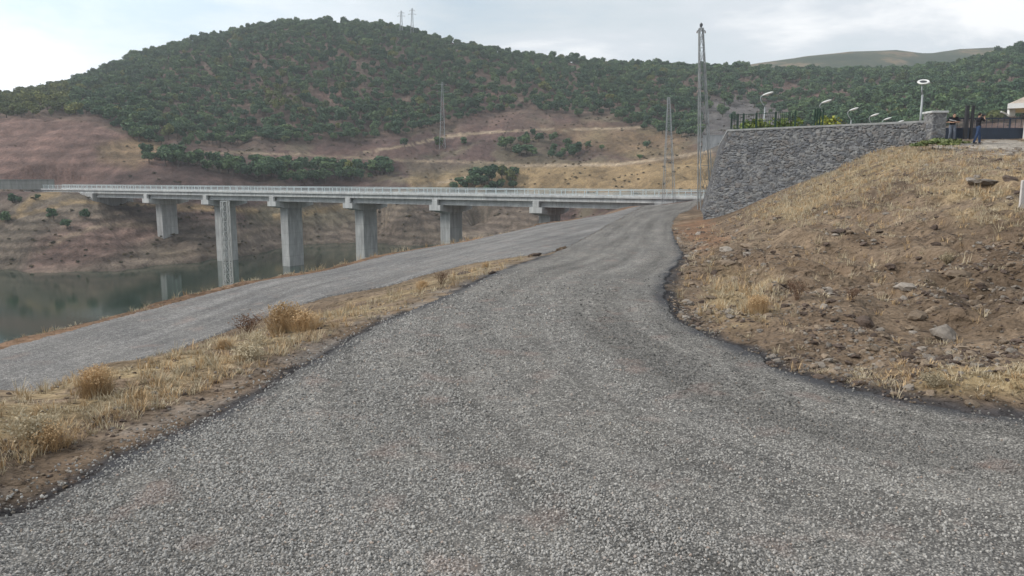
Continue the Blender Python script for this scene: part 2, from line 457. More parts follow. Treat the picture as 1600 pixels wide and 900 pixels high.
AX0 = (-.558 * 1.478 * 122 * .99 + 5, 1.478 * 122 - 2); AX1 = (-132.0, 199.5); AX2 = (20, 112); AX3 = (60, 92)
def terrain(X, Y):
    """height and masks at world points"""
    X = np.asarray(X, float); Y = np.asarray(Y, float)
    r = np.hypot(X, Y); th = np.arctan2(X, Y)
    thc = np.clip(th, -0.90, 0.90)
    uc = np.tan(thc); Yc = np.maximum(r * np.cos(thc), 0.9)
    uc = np.clip(uc, -1.0, 1.0)
    s = elev(uc, np.log(Yc))
    z = EYE + s * Yc
    z = z * sst(2.3, 1.3, np.abs(th)) * sst(0.9, 2.2, r)
    ex_n = (fbm(X * 2.2, Y * 2.2, 401, 3) - .5) * .24; ey_n = (fbm(X * 2.2, Y * 2.2, 411, 3) - .5) * .24
    Xj, Yj = X + ex_n, Y + ey_n
    m = inpoly(Xj, Yj, main_poly); sd = inpoly(Xj, Yj, side_poly)
    road = m | sd
    dR = dline(Xj, Yj, edge_R); dLm = dline(Xj, Yj, edge_L); dS = dline(Xj, Yj, side_L)
    dr = np.minimum(np.minimum(dR, dLm), dS)
    dr = np.where(road, 0.0, np.minimum(dr, dline(Xj, Yj, side_R)))
    off = np.where(road, 0.0, sst(0.0, 0.5, dr))
    # road stays smooth; the ground beside it is lumpy
    amp_n = np.interp(r, [0, 6, 15, 30, 60, 120, 200, 450], [.05, .07, .12, .25, .5, .7, 1.0, 2.2])
    wl = np.interp(r, [0, 10, 60, 120, 450], [1.0, 1.6, 5, 12, 26])
    n = fbm(X / 1.3, Y / 1.3, 3, 4) - .5
    n2 = fbm(X / 6.5, Y / 6.5, 13, 4) - .5
    n3 = fbm(X / 24., Y / 24., 23, 5) - .5
    rid = 1 - np.abs(2 * fbm(X / 15 + .25 * Y / 15, Y / 34., 33, 4) - 1)
    near = sst(45, 12, r)
    rb = (X > 1.5) & (Y < 60)
    cl1, cl2, _i = voro(X / .55 + n * 2, Y / .8 + n2 * 2, 55, .95)
    clod = sst(.75, .15, cl1) * sst(.42, .62, fbm(X / 2.2, Y / 2.2, 58, 3)) * sst(.5, 1.8, dr)
    terr = np.abs(((z + n2 * .5) / .42) % 1 - .5) * 2
    z = z + near * rb * (clod * .20 + .20 * sst(.3, 2.0, dr) * (sst(.25, .75, terr) - .5))
    z = z + off * near * n * np.where(rb, .42, .13) + off * near * sst(.3, 1.5, dr) * np.where(rb, .62, .10) * n2
    far = sst(50, 110, r)
    n4 = 1 - np.abs(2 * fbm(X / 4.5, Y / 9., 43, 3) - 1)
    z = z - 2.2 * sst(290, 420, r)
    z = z + off * far * sst(3, 32, dr) * (n2 * 1.6 * sst(600, 250, r) + (n4 - .7) * .8 * sst(100, 150, r) * sst(420, 300, r) + n3 * 3.4 * sst(130, 330, r) + (rid - .7) * 3.2 * sst(120, 190, r))
    axd = dline(X, Y, [AX0, AX1]); axw = dline(X, Y, [AX2, AX3])
    z = np.where(axd < 9, np.minimum(z, -1.75), np.where(axd < 16, np.minimum(z, -1.75 + (axd - 9) * .35), z))
    z = np.where(m & (Y < 9), z * (1 - sst(2.8, 4.5, X)), z)
    # raised crumbly lip along the lower road's far edge, small shoulder on the right bank
    lip = np.exp(-((dS - .45) / .35) ** 2) * (~road) * (0.04 + .13 * vnoise(X * 1.1, Y * 1.1, 5)) * (Y < 90) * (X < 26)
    z = z + lip * np.interp(r, [8, 18, 25, 38, 50], [.35, .45, .8, .3, 0])
    z = z + (~road) * rb * sst(.1, 1.2, dR) * .10
    return z, m, sd, dr, dR, dLm, dS, r

# polar grid: dense where the photo looks, coarse elsewhere
uu = np.linspace(-.80, .80, 900)
th_mid = np.arctan(uu)
sideA = np.linspace(th_mid[-1], math.pi, 60)[1:-1]
ths = np.concatenate([-sideA[::-1], th_mid, sideA, [math.pi]])
rs = np.concatenate([[0.25, .8, 1.4, 1.9], np.exp(np.linspace(math.log(2.3), math.log(760), 860)), [850, 950, 1050]])
TH, RR = np.meshgrid(ths, rs)
GX = RR * np.sin(TH); GY = RR * np.cos(TH)
rcl = np.minimum(RR, 700)
GZ, g_m, g_sd, g_dr, g_dR, g_dL, g_dS, g_r = terrain(rcl * np.sin(TH), rcl * np.cos(TH))
GZ = np.where(RR > 700, GZ * np.interp(RR, [700, 1050], [1, .3]) - np.interp(RR, [700, 1050], [0, 10]), GZ)
GX = RR * np.sin(TH); GY = RR * np.cos(TH)
NR, NT = GX.shape
vid = np.arange(NR * NT).reshape(NR, NT)
q = np.stack([vid[:-1, :-1], vid[:-1, 1:], vid[1:, 1:], vid[1:, :-1]], -1).reshape(-1, 4)
qw = np.stack([vid[:-1, -1], vid[:-1, 0], vid[1:, 0], vid[1:, -1]], -1).reshape(-1, 4)
quads = np.concatenate([q, qw])[:, ::-1]
cen = len(GX.ravel())
tri = np.stack([vid[0], np.roll(vid[0], -1), np.full(NT, cen)], 1)

PX, PY = proj(GX, GY, GZ)
behind = GY < .3
# ---- what the ground is made of, zone by zone
C_soil = np.array((.235, .180, .127)); C_soil2 = np.array((.155, .114, .080)); C_straw = np.array((.37, .29, .165))
C_red = np.array((.185, .120, .102)); C_purple = np.array((.098, .066, .060)); C_tan = np.array((.265, .195, .108)); C_pale = np.array((.33, .265, .19))
C_rock = np.array((.155, .128, .102)); C_olive = np.array((.14, .125, .085)); C_hill = np.array((.125, .092, .074)); C_grey = np.array((.125, .125, .128))
n_a = fbm(GX / 3.0, GY / 3.0, 41, 5); n_b = fbm(GX / 11.0, GY / 11.0, 51, 5); n_c = fbm(GX / .6, GY / .6, 61, 4); n_d = fbm(GX / 30, GY / 30, 71, 4)
def blend(base, col, w): return base * (1 - w[..., None]) + col * w[..., None]
def zone(poly, soft=14, nz=.9, lim=(90, 2000)):
    pts = poly + [poly[0]]
    wx = PX + (n_b - .5) * 40 * nz; wy = PY + (n_b[::-1] - .5) * 0 + (n_d - .5) * 16 * nz
    ins = inpoly(wx, wy, poly); d = dline(wx, wy, pts)
    w = np.where(ins, .5 + .5 * np.clip(d / soft, 0, 1), .5 - .5 * np.clip(d / soft, 0, 1))
    return sst(0, 1, w) * (GY > lim[0]) * (GY < lim[1])
base = np.broadcast_to(C_soil, GX.shape + (3,)).copy()
base = blend(base, C_soil2, sst(.40, .60, n_a) * .85)
base = blend(base, C_soil2 * .9, sst(.5, .68, n_c) * .55)
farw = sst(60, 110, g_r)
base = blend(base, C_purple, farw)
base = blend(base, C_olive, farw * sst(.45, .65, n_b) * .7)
base = blend(base, C_rock, zone([(-300, 300), (60, 305), (150, 312), (260, 345), (420, 345), (620, 320), (830, 305), (900, 420), (-300, 440)], 18) * .85)
base = blend(base, C_red * 1.1, zone([(60, 375), (130, 350), (250, 352), (230, 380), (120, 420), (40, 425)], 16) * .7)
base = blend(base, C_red, zone([(-500, 175), (150, 182), (215, 222), (262, 250), (235, 285), (120, 292), (-500, 296)], 10))
base = blend(base, C_purple * .9, zone([(170, 268), (250, 256), (320, 262), (420, 282), (520, 290), (620, 292), (620, 300), (120, 300)], 8) * .9)
base = blend(base, C_hill, zone([(-600, 120), (-600, 182), (150, 182), (290, 232), (440, 228), (640, 208), (760, 186), (1100, 176), (1500, 190), (2300, 220), (2300, -60), (400, 0)], 10))
base = blend(base, C_red, zone([(470, 150), (520, 138), (545, 152), (500, 160)], 6) * .8)
base = blend(base, C_red, zone([(745, 150), (790, 135), (800, 160), (750, 180), (730, 190)], 8) * .7)
base = blend(base, C_red * .85, zone([(1150, 140), (1300, 128), (1330, 165), (1290, 190), (1230, 172)], 12) * .8)
base = blend(base, C_grey, zone([(1085, 165), (1150, 150), (1235, 165), (1240, 215), (1100, 235)], 14) * .8)
base = blend(base, C_red * .8, zone([(730, 178), (800, 176), (860, 190), (940, 192), (930, 205), (800, 208), (700, 222)], 8) * .7)
base = blend(base, C_tan, zone([(640, 276), (800, 258), (1000, 256), (1110, 234), (1130, 300), (900, 306), (640, 296)], 9) * .9)
base = blend(base, C_tan * .9, zone([(850, 200), (1050, 196), (1090, 235), (1000, 250), (940, 235), (880, 215)], 14) * .55)
base = blend(base, C_tan * .9, zone([(150, 230), (230, 210), (260, 235), (210, 262), (150, 250)], 10) * .7)
base = blend(base, C_red * .9, zone([(300, 238), (480, 238), (620, 225), (700, 232), (640, 250), (480, 262)], 8) * .6)
base = blend(base, C_olive, zone([(620, 252), (760, 252), (800, 262), (640, 286)], 8) * .5)
base = blend(base, C_olive * .95, zone([(380, 320), (560, 315), (560, 345), (380, 352)], 8) * .6)
def streak(pts, w, col, a=1.0, lim=(90, 2000)):
    global base
    d = dline(PX, PY + (n_b - .5) * 5, pts)
    base = blend(base, col, sst(w * 1.6, w * .5, d) * a * (GY > lim[0]) * (GY < lim[1]))
streak([(569, 238), (640, 226), (700, 212), (760, 206), (830, 203), (950, 201), (1040, 198)], 1.6, C_pale)
streak([(300, 235), (380, 240), (450, 241), (600, 249), (720, 252), (800, 256)], 1.5, C_pale * .85, .8)
streak([(640, 296), (700, 284), (750, 272), (800, 260), (900, 259), (960, 257), (1010, 251), (1060, 244), (1110, 236)], 2.0, C_pale)
streak([(-20, 352), (60, 330), (110, 316), (190, 318), (260, 322)], 2.4, C_tan, .8)
streak([(60, 392), (100, 372), (160, 352), (240, 351)], 3.0, C_pale * .8, .6)
streak([(30, 330), (50, 312), (90, 302)], 5, C_tan, .8)
streak([(430, 340), (500, 330), (560, 318), (640, 300)], 4, C_tan, .8)
streak([(280, 322), (330, 325), (400, 330)], 4, C_tan, .8)
streak([(420, 352), (330, 392), (250, 400)], 2.5, C_pale * .7, .5)
strata = sst(.25, .75, .5 + .5 * np.sin((GZ + n_b * 2.2) * 3.6))
base *= (1.12 - .50 * strata * (ZZ := zone([(-300, 330), (900, 300), (900, 440), (-300, 440)], 10)) - .12 * (1 - ZZ))[..., None]
bench = .5 + .5 * np.sin((GZ + n_b * 2.0 + GX * .02) * 2.1)
base *= (1.06 - .34 * bench * (ZB := zone([(-500, 190), (150, 196), (215, 232), (235, 285), (-500, 292)], 10)) - .06 * (1 - ZB))[..., None]
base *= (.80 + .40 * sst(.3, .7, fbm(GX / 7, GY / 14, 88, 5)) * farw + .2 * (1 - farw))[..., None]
# near ground
nearw = sst(70, 50, g_r)
def zn(poly, soft=20):
    pts = poly + [poly[0]]
    wx = PX + (n_a - .5) * 60; wy = PY + (n_c - .5) * 30
    ins = inpoly(wx, wy, poly); d = dline(wx, wy, pts)
    return np.where(ins, .5 + .5 * np.clip(d / soft, 0, 1), .5 - .5 * np.clip(d / soft, 0, 1)) * (GY < 55) * (GY > 1)
straw = zn([(1200, 345), (1290, 285), (1345, 240), (1440, 232), (1470, 250), (1330, 300), (1250, 345)], 14) * .9
straw = np.maximum(straw, zn([(1330, 590), (1420, 580), (1620, 560), (2000, 560), (2000, 650), (1620, 620), (1450, 612)], 12))
straw = np.maximum(straw, zn([(1100, 480), (1130, 430), (1220, 440), (1210, 500), (1140, 530)], 20) * .75)
straw = np.maximum(straw, zn([(1450, 300), (1620, 260), (1620, 330), (1500, 350)], 20) * .7)
straw = np.maximum(straw, zn([(-300, 700), (0, 625), (140, 590), (380, 530), (600, 462), (800, 402), (850, 398), (700, 450), (500, 520), (300, 600), (0, 700), (-300, 800)], 14) * .85)
base = blend(base, C_straw, straw * sst(.30, .55, n_c) * .8)
purp = zn([(1216, 304), (1345, 236), (1350, 246), (1300, 285), (1230, 325)], 6)
base = blend(base, C_rock * .9, purp * .8)
lipc = sst(1.6, .2, g_dS) * (~(g_m | g_sd)) * (GY < 100)
base = blend(base, np.array((.215, .135, .085)), lipc * .8)
moist = zn([(1380, 470), (1600, 420), (1700, 540), (1450, 560), (1300, 540)], 60)
base = blend(base, C_soil2 * .95, moist * .7)
footw = zn([(1060, 350), (1110, 330), (1130, 370), (1090, 400)], 10)
base = blend(base, np.array((.22, .13, .08)), footw * .8)
tram = sst(.75, .15, g_dL) * (GY < 30) * sst(.35, .6, n_c)            # gravel thrown onto the verge
base = blend(base, np.array((.24, .22, .20)), tram * .8)
apron = zn([(1455, 236), (1475, 221), (1700, 214), (1700, 240)], 3)
base = blend(base, np.array((.36, .33, .29)), apron)
bit = np.maximum(sst(.34, .10, g_dR) * (.4 + .6 * sst(.35, .5, n_a)), sst(.26, .08, g_dL) * sst(.36, .48, n_a)) * (GY < 30) * (GY > 1)
base = blend(base, np.array((.045, .046, .052)), bit * .9)

# ---- ground material
m = M('ground_soil', .95, .15)
ca = m.attr('tint').outputs['Color']
pos = m.pos()
f1 = m.noise(14, 5, .65, pos); f2 = m.noise(2.2, 4, .6, pos); f3 = m.noise(.35, 6, .68, pos)
v1 = m.voro(16, pos)
spk = m.mr(v1.outputs['Distance'], .1, .45, 1.25, .85)
c = m.mixc(1.0, ca, m.ramp(f1, [(.3, (.72, .70, .68)), (.7, (1.30, 1.30, 1.32))]), 'MULTIPLY')
c = m.mixc(1.0, c, m.ramp(f2, [(.3, (.68, .67, .66)), (.7, (1.28, 1.28, 1.28))]), 'MULTIPLY')
c = m.mixc(1.0, c, m.ramp(f3, [(.32, (.66, .66, .67)), (.68, (1.34, 1.32, 1.29))]), 'MULTIPLY')
m.col(c)
fb1 = m.noise(.16, 6, .65, pos, .6)
b = m.bump(fb1, .55, 3.5)
b = m.bump(m.noise(.8, 5, .65, pos), .6, .6, b)
v3 = m.voro(4.2, pos); b = m.bump(m.mr(v3.outputs['Distance'], 0, .6, 1, 0), .55, .07, b)
b = m.bump(f2, .7, .22, b)
b = m.bump(f1, .9, .05, b)
MAT_GROUND = m.m

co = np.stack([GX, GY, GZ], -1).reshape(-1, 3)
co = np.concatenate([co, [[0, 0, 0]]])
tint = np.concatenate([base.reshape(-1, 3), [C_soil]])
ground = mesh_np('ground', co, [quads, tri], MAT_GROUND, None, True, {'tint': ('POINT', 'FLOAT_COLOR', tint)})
tag(ground, kind='structure')

# ---- roads: own sheets lying on the ground
def road_mesh(name, mask, mat, lift, along_pts):
    fm = mask.ravel()[quads].sum(1) >= 3
    fq = quads[fm]
    used, inv = np.unique(fq, return_inverse=True)
    cnt_all = np.bincount(quads.ravel(), minlength=len(co)); cnt_in = np.bincount(fq.ravel(), minlength=len(co))
    rim = (cnt_in[used] < cnt_all[used]) & ~(ROADS.ravel()[np.minimum(used, ROADS.size - 1)] & (cnt_road[used] == cnt_all[used]))
    V = co[used].copy(); V[:, 2] += np.where(rim, -.03, lift)
    X, Y = V[:, 0], V[:, 1]
    d = dline(X, Y, edge_R); d2 = dline(X, Y, edge_L); d3 = dline(X, Y, side_L)
    tar = np.maximum(sst(.34, .06, np.minimum(d, d2)) * (.5 + .5 * sst(.35, .55, fbm(X * 1.4, Y * 1.4, 81, 3))), 0) * (Y < 40)
    o = mesh_np(name, V, inv.reshape(-1, 4), mat, None, True,
                {'across': ('POINT', 'FLOAT', d if name == 'road' else d3), 'tar': ('POINT', 'FLOAT', tar)})
    return tag(o, kind='structure')
def road_mat(name, c1, c2, dark, trackamp):
    m = M(name, .93, .2)
    pos = m.pos()
    v = m.voro(62, pos); vc = m.n('ShaderNodeSeparateColor'); m.l(v.outputs['Color'], vc.inputs[0])
    v2 = m.voro(24, pos); vc2 = m.n('ShaderNodeSeparateColor'); m.l(v2.outputs['Color'], vc2.inputs[0])
    c = m.ramp(vc.outputs[0], [(0, tuple(x * .55 for x in c1)), (.5, c1), (1, c2)])
    cc = m.mixc(1.0, c, m.ramp(vc2.outputs[0], [(0, (.68, .67, .67)), (1, (1.26, 1.25, 1.24))]), 'MULTIPLY')
    gap = m.mr(v.outputs['Distance'], .35, .62, 0, .75)
    cc = m.mixc(gap, cc, dark)
    ac = m.attr('across').outputs['Fac']
    cbx = m.n('ShaderNodeCombineXYZ'); m.l(ac, cbx.inputs[0])
    sp = m.n('ShaderNodeSeparateXYZ'); m.l(pos, sp.inputs[0]); m.l(m.math('MULTIPLY', sp.outputs['Y'], .045), cbx.inputs[1])
    st = m.noise(1.7, 4, .6, cbx.outputs[0])
    cc = m.mixc(1.0, cc, m.ramp(st, [(.30, (1 - trackamp,) * 3), (.66, (1 + trackamp,) * 3)]), 'MULTIPLY')
    cbx2 = m.n('ShaderNodeCombineXYZ'); m.l(ac, cbx2.inputs[0]); m.l(m.math('MULTIPLY', sp.outputs['Y'], .16), cbx2.inputs[1]); cbx2.inputs[2].default_value = 8
    st2 = m.noise(6.5, 3, .6, cbx2.outputs[0])
    cc = m.mixc(1.0, cc, m.ramp(st2, [(.3, (.9, .9, .9)), (.7, (1.1, 1.1, 1.1))]), 'MULTIPLY')
    big = m.noise(.5, 7, .72, pos)
    cc = m.mixc(1.0, cc, m.ramp(big, [(.3, (.78, .785, .80)), (.7, (1.22, 1.20, 1.17))]), 'MULTIPLY')
    red = m.mr(m.noise(1.9, 3, .5, pos), .58, .70, 0, .22); cc = m.mixc(red, cc, (.36, .25, .21))
    cc = m.mixc(1.0, cc, m.ramp(m.noise(7, 4, .7, pos), [(.3, (.84, .84, .84)), (.7, (1.16, 1.16, 1.15))]), 'MULTIPLY')
    cc = m.mixc(m.math('MULTIPLY', m.attr('tar').outputs['Fac'], .85), cc, (.04, .042, .05))
    m.col(cc)
    hh = m.mr(v.outputs['Distance'], 0, .6, 1, 0)
    b = m.bump(m.noise(5, 4, .6, pos), .35, .05)
    m.bump(hh, .8, .012, b)
    return m.m
MAT_ROAD = road_mat('chip_seal', (.255, .245, .228), (.40, .386, .364), (.07, .068, .065), .34)
MAT_SIDE = road_mat('worn_chip_seal', (.245, .238, .232), (.38, .368, .358), (.12, .12, .12), .26)
mainmask = g_m & (RR < 130)
sidemask = g_sd & (~g_m) & (RR < 130)
ROADS = (mainmask | sidemask)
cnt_road = np.bincount(quads[ROADS.ravel()[quads].sum(1) >= 3].ravel(), minlength=len(co))
road_mesh('road', mainmask, MAT_ROAD, .035, None)
road_mesh('side_road', sidemask, MAT_SIDE, .030, None)

# ---- water
m = M('lake_water', .06, .5)
m.b.inputs['IOR'].default_value = 1.33
pos = m.pos()
nz = m.noise(.02, 3, .5, pos)
m.col(m.ramp(nz, [(.35, (.014, .032, .022)), (.65, (.020, .040, .027))]))
mp = m.n('ShaderNodeMapping'); m.l(pos, mp.inputs[0]); mp.inputs['Scale'].default_value = (1, 1.6, 1)
m.bump(m.noise(1.3, 4, .6, mp.outputs[0]), .035, .12)
MAT_WATER = m.m
w = MB().add([(-900, 10, ZW), (260, 10, ZW), (260, 230, ZW), (-900, 230, ZW)], [(0, 1, 2, 3)]).build('lake_water', MAT_WATER)
tag(w, kind='structure')

# ---- far ridge behind the wooded hill
xs = np.linspace(900, 2600, 120); 
ridge_px = [(900, 130), (1100, 112), (1190, 99), (1260, 88), (1330, 80), (1400, 78), (1450, 84), (1500, 76), (1560, 74), (1700, 90), (2000, 80), (2600, 120)]
rp = np.array(ridge_px, float)
V = []; tn = []
for j in range(40):
    t = j / 39
    for i, px in enumerate(xs):
        top = np.interp(px, rp[:, 0], rp[:, 1])
        Yd = 640 + t * 200
        yy = 175 + (top - 175) * math.sin(t * math.pi / 2) if t < 1 else top
        p = at(px, yy, Yd)
        p.z += 6 * (float(fbm(np.array(p.x / 45), np.array(p.y / 45), 5, 4)) - .5) * (1 - t * .6)
        V.append(p[:])
for i, px in enumerate(xs):
    p = at(px, np.interp(px, rp[:, 0], rp[:, 1]), 840); V.append((p.x * 1.06, p.y * 1.06 + 30, -10))
idx = np.arange(len(V)).reshape(41, len(xs))
fq = np.stack([idx[:-1, :-1], idx[:-1, 1:], idx[1:, 1:], idx[1:, :-1]], -1).reshape(-1, 4)
m = M('far_hill_soil', .95, .1)
f = m.noise(.022, 6, .65); f2 = m.voro(.16)
c = m.ramp(f, [(.38, (.045, .062, .042)), (.50, (.07, .08, .05)), (.60, (.19, .145, .09)), (.7, (.12, .09, .065))])
m.col(m.mixc(m.mr(f2.outputs['Distance'], .2, .5, .55, 0), c, (.045, .06, .045)))
fh = mesh_np('far_hill', V, fq, m.m, None, True); tag(fh, kind='structure')
def gz(x, y):
    return float(terrain(np.array([float(x)]), np.array([float(y)]))[0][0])
def gzs(x, y): return terrain(x, y)[0]
def on_ground_px(px, py, y0=2.0, y1=500):
    """first point of the ground seen through a photo pixel"""
    u, s = us(px, py); Y = np.exp(np.linspace(math.log(y0), math.log(y1), 700))
    z = gzs(u * Y, Y); d = z - (EYE + s * Y)
    k = int(np.argmax(d > 0)); 
    return (u * Y[k], float(Y[k]), float(z[k]))

# ================================================================== materials
def concrete(name, col, stain=.25):
    m = M(name, .85, .25); pos = m.pos()
    mp = m.n('ShaderNodeMapping'); m.l(pos, mp.inputs[0]); mp.inputs['Scale'].default_value = (1, 1, .18)
    f = m.noise(1.4, 5, .65, mp.outputs[0]); g = m.noise(.35, 4, .6, pos)
    c = m.mixc(1.0, col, m.ramp(f, [(.3, (1 - stain,) * 3), (.7, (1 + stain * .7,) * 3)]), 'MULTIPLY')
    c = m.mixc(1.0, c, m.ramp(g, [(.3, (.88, .88, .9)), (.7, (1.1, 1.1, 1.08))]), 'MULTIPLY')
    w_ = m.n('ShaderNodeMapping'); m.l(pos, w_.inputs[0]); w_.inputs['Scale'].default_value = (1, 1, .06)
    drip = m.mr(m.noise(2.6, 3, .7, w_.outputs[0]), .55, .72, 0, .45); c = m.mixc(drip, c, tuple(x * .33 for x in col))
    sz_ = m.n('ShaderNodeSeparateXYZ'); m.l(pos, sz_.inputs[0]); fr = m.math('FRACT', m.math('MULTIPLY', sz_.outputs['Z'], .42)); c = m.mixc(m.mr(fr, 0, .06, .45, 0), c, tuple(x * .45 for x in col))
    m.col(c); m.bump(m.noise(6, 5, .6, pos), .2, .03); return m.m
MAT_CONC = concrete('bridge_concrete', (.53, .54, .535))
MAT_CONC2 = concrete('pier_concrete', (.43, .435, .43), .32)
MAT_RAIL = simple('galvanised_rail', (.56, .64, .66), .5, .4, .12, 2, .3)
MAT_STEEL = simple('galvanised_steel', (.33, .35, .36), .5, .4, .2, 1.5, .4)
MAT_DARKSTEEL = simple('weathered_steel', (.10, .105, .11), .6, .4, .3, 2, .3)
MAT_ASPH = simple('bridge_asphalt', (.12, .12, .12), .9, .2, .2, 1)
MAT_GREEN = simple('green_painted_steel', (.015, .045, .030), .5, .4, .2, 3)
MAT_NAVY = simple('navy_painted_steel', (.018, .032, .06), .45, .5, .2, 2)
MAT_BLACK = simple('dark_painted_steel', (.025, .025, .03), .5, .5, .2, 3)
MAT_WHITE = simple('white_paint', (.72, .72, .70), .5, .4, .08, 3)
MAT_CREAM = simple('cream_plaster', (.62, .55, .40), .8, .3, .1, 2)
MAT_ROOF = simple('roof_tile', (.42, .36, .30), .8, .3, .25, 5)
MAT_GLASSD = simple('dark_glass', (.03, .035, .04), .1, .6, .1, 1)
MAT_INSUL = simple('porcelain', (.16, .09, .06), .3, .5, .1, 3)
MAT_LENS = simple('lamp_glass', (.55, .56, .57), .2, .5, .05, 3)

# ================================================================== bridge
Z0 = 122.0
a0 = Vector((.0326 * .995 * Z0, Z0, 0)); av = Vector((-.1428 * .995, .0796, 0)); SPAN = av.length * Z0; ax = av.normalized()
bridge = empty('bridge', (a0.x, a0.y, 0), 'long grey concrete girder bridge on tall piers crossing the lake', 'bridge', rz=math.atan2(ax.y, ax.x))
W = 9.8
def bp(mb, name, mat, par=bridge, smooth=False): return mb.build(name, mat, par, smooth)
x0d, x1d = -55.0, 6 * SPAN + 30
mb = MB(); mb.box(((x0d + x1d) / 2, -W / 2, -1.55), (x1d - x0d, W, .55)); 
for yy in (0.02, -W - .02): mb.box(((x0d + x1d) / 2, yy, -1.74), (x1d - x0d, .10, .38))
deck = bp(mb, 'deck', MAT_CONC)
mb = MB()
for yy in (0.12, -W - .12): mb.box(((x0d + x1d) / 2, yy, -1.13), (x1d - x0d, .42, .34), bev=.03)
bp(mb, 'kerb', MAT_CONC, deck)
bp(MB().box(((x0d + x1d) / 2, -W / 2, -1.25), (x1d - x0d, W - .5, .06)), 'asphalt', MAT_ASPH, deck)
for i in range(-1, 6):
    for k in range(4):
        yy = -.95 - k * (W - 1.9) / 3
        mb = MB(); xa, xb = i * SPAN + .35, (i + 1) * SPAN - .35
        mb.box(((xa + xb) / 2, yy, -2.33), (xb - xa, .34, 1.02)); mb.box(((xa + xb) / 2, yy, -2.78), (xb - xa, .62, .26)); mb.box(((xa + xb) / 2, yy, -1.88), (xb - xa, .9, .12))
        bp(mb, 'girder', MAT_CONC)
piers = []
for i in range(0, 6):
    mb = MB(); zb = -22 if i < 5 else -20
    if i == 0: zb = -16
    prof = []
    c = (i * SPAN, -W / 2)
    mb.box((c[0], c[1], (zb - 4.0) / 2), (2.05, 4.0, -4.0 - zb), bev=.18)
    pr = bp(mb, 'pier', MAT_CONC2)
    mb = MB()
    v = [(-1.1, .28, -3.0), (1.1, .28, -3.0), (1.1, .28, -3.75), (-1.1, .28, -3.75)]
    # hammerhead: tapers towards the tips
    xs_ = [(.30, -3.85), (-2.2, -4.3), (-W + 2.2, -4.3), (-W - .3, -3.85)]
    vs = []
    for yy, zz in xs_:
        vs += [(i * SPAN - 1.15, yy, -2.92), (i * SPAN + 1.15, yy, -2.92), (i * SPAN + 1.15, yy, zz), (i * SPAN - 1.15, yy, zz)]
    fs = [(0, 1, 2, 3), (15, 14, 13, 12)]
    for k in range(3):
        for j in range(4): fs.append((4 * k + j, 4 * k + 4 + j, 4 * k + 4 + (j + 1) % 4, 4 * k + (j + 1) % 4))
    mb.add(vs, fs)
    for yy in (.05, -W - .05): mb.box((i * SPAN, yy, -2.43), (1.1, .5, .97))
    bp(mb, 'cap_beam', MAT_CONC, pr)
# abutments
mb = MB(); xa = 6 * SPAN
mb.box((xa + .9, -W / 2, -4.4), (1.8, W, 4.95)); 
for yy in (.1, -W - .1):
    mb.add([(xa - .1, yy - .25, -1.95), (xa - .1, yy + .25, -1.95), (xa - .1, yy + .25, -5.4), (xa - .1, yy - .25, -5.4),
            (xa + 8, yy - .25, -1.95), (xa + 8, yy + .25, -1.95), (xa + 8, yy + .25, -2.4), (xa + 8, yy - .25, -2.4)],
           [(0, 1, 2, 3), (7, 6, 5, 4), (0, 4, 5, 1), (1, 5, 6, 2), (2, 6, 7, 3), (3, 7, 4, 0)])
bp(mb, 'abutment', MAT_CONC2)
bp(MB().box((-SPAN - .9, -W / 2, -4.4), (1.8, W + .3, 4.9)), 'abutment', MAT_CONC2)
for yy in (.10, -W - .10):
    xr = x0d
    while xr < x1d - 5:
        mb = MB(); n = int(min(SPAN, x1d - xr) / 2.0)
        for k in range(n): mb.box((xr + k * 2.0 + .5, yy, -.52), (.09, .09, .92))
        Lr = n * 2.0 - .02
        for zz, hh in ((-.09, .10), (-.36, .05), (-.60, .05), (-.80, .05)): mb.box((xr + Lr / 2, yy + .002, zz), (Lr, .07, hh))
        bp(mb, 'railing', MAT_RAIL); xr += n * 2.0

# low wall at the far left end of the bridge road
p0 = at(-120, 287, 196); p1 = at(84, 286, 190)
mb = MB(); d = p1 - p0; mb.box(((p0.x + p1.x) / 2, (p0.y + p1.y) / 2, .0), (d.xy.length, .4, 2.4), math.atan2(d.y, d.x))
mb.box(((p0.x + p1.x) / 2, (p0.y + p1.y) / 2, 1.26), (d.xy.length, .6, .12), math.atan2(d.y, d.x))
tag(mb.build('concrete_wall', concrete('old_concrete', (.20, .21, .20))), 'low grey green concrete wall beyond the left end of the bridge', 'wall')

# ================================================================== stone retaining wall
TOPZ = 5.07
def wxy(px, Y): u = ug(px, (TOPZ - EYE) / Y); return Vector((u * Y, Y))
A = wxy(1139, 52); B = wxy(1451, 43.6); A0 = A + Vector((6.5, 26)); 
path = [A0, A, B]
Hh = 6.9; BAT = .235
nor = []
for i, p in enumerate(path):
    def nn(a, b): d = (b - a).normalized(); return Vector((d.y, -d.x))
    if i == 0: n_ = nn(path[0], path[1])
    elif i == len(path) - 1: n_ = nn(path[-2], path[-1])
    else:
        n1_ = nn(path[i - 1], path[i]); n2_ = nn(path[i], path[i + 1]); n_ = (n1_ + n2_); n_ = n_ / n_.dot(n2_)
    nor.append(n_)
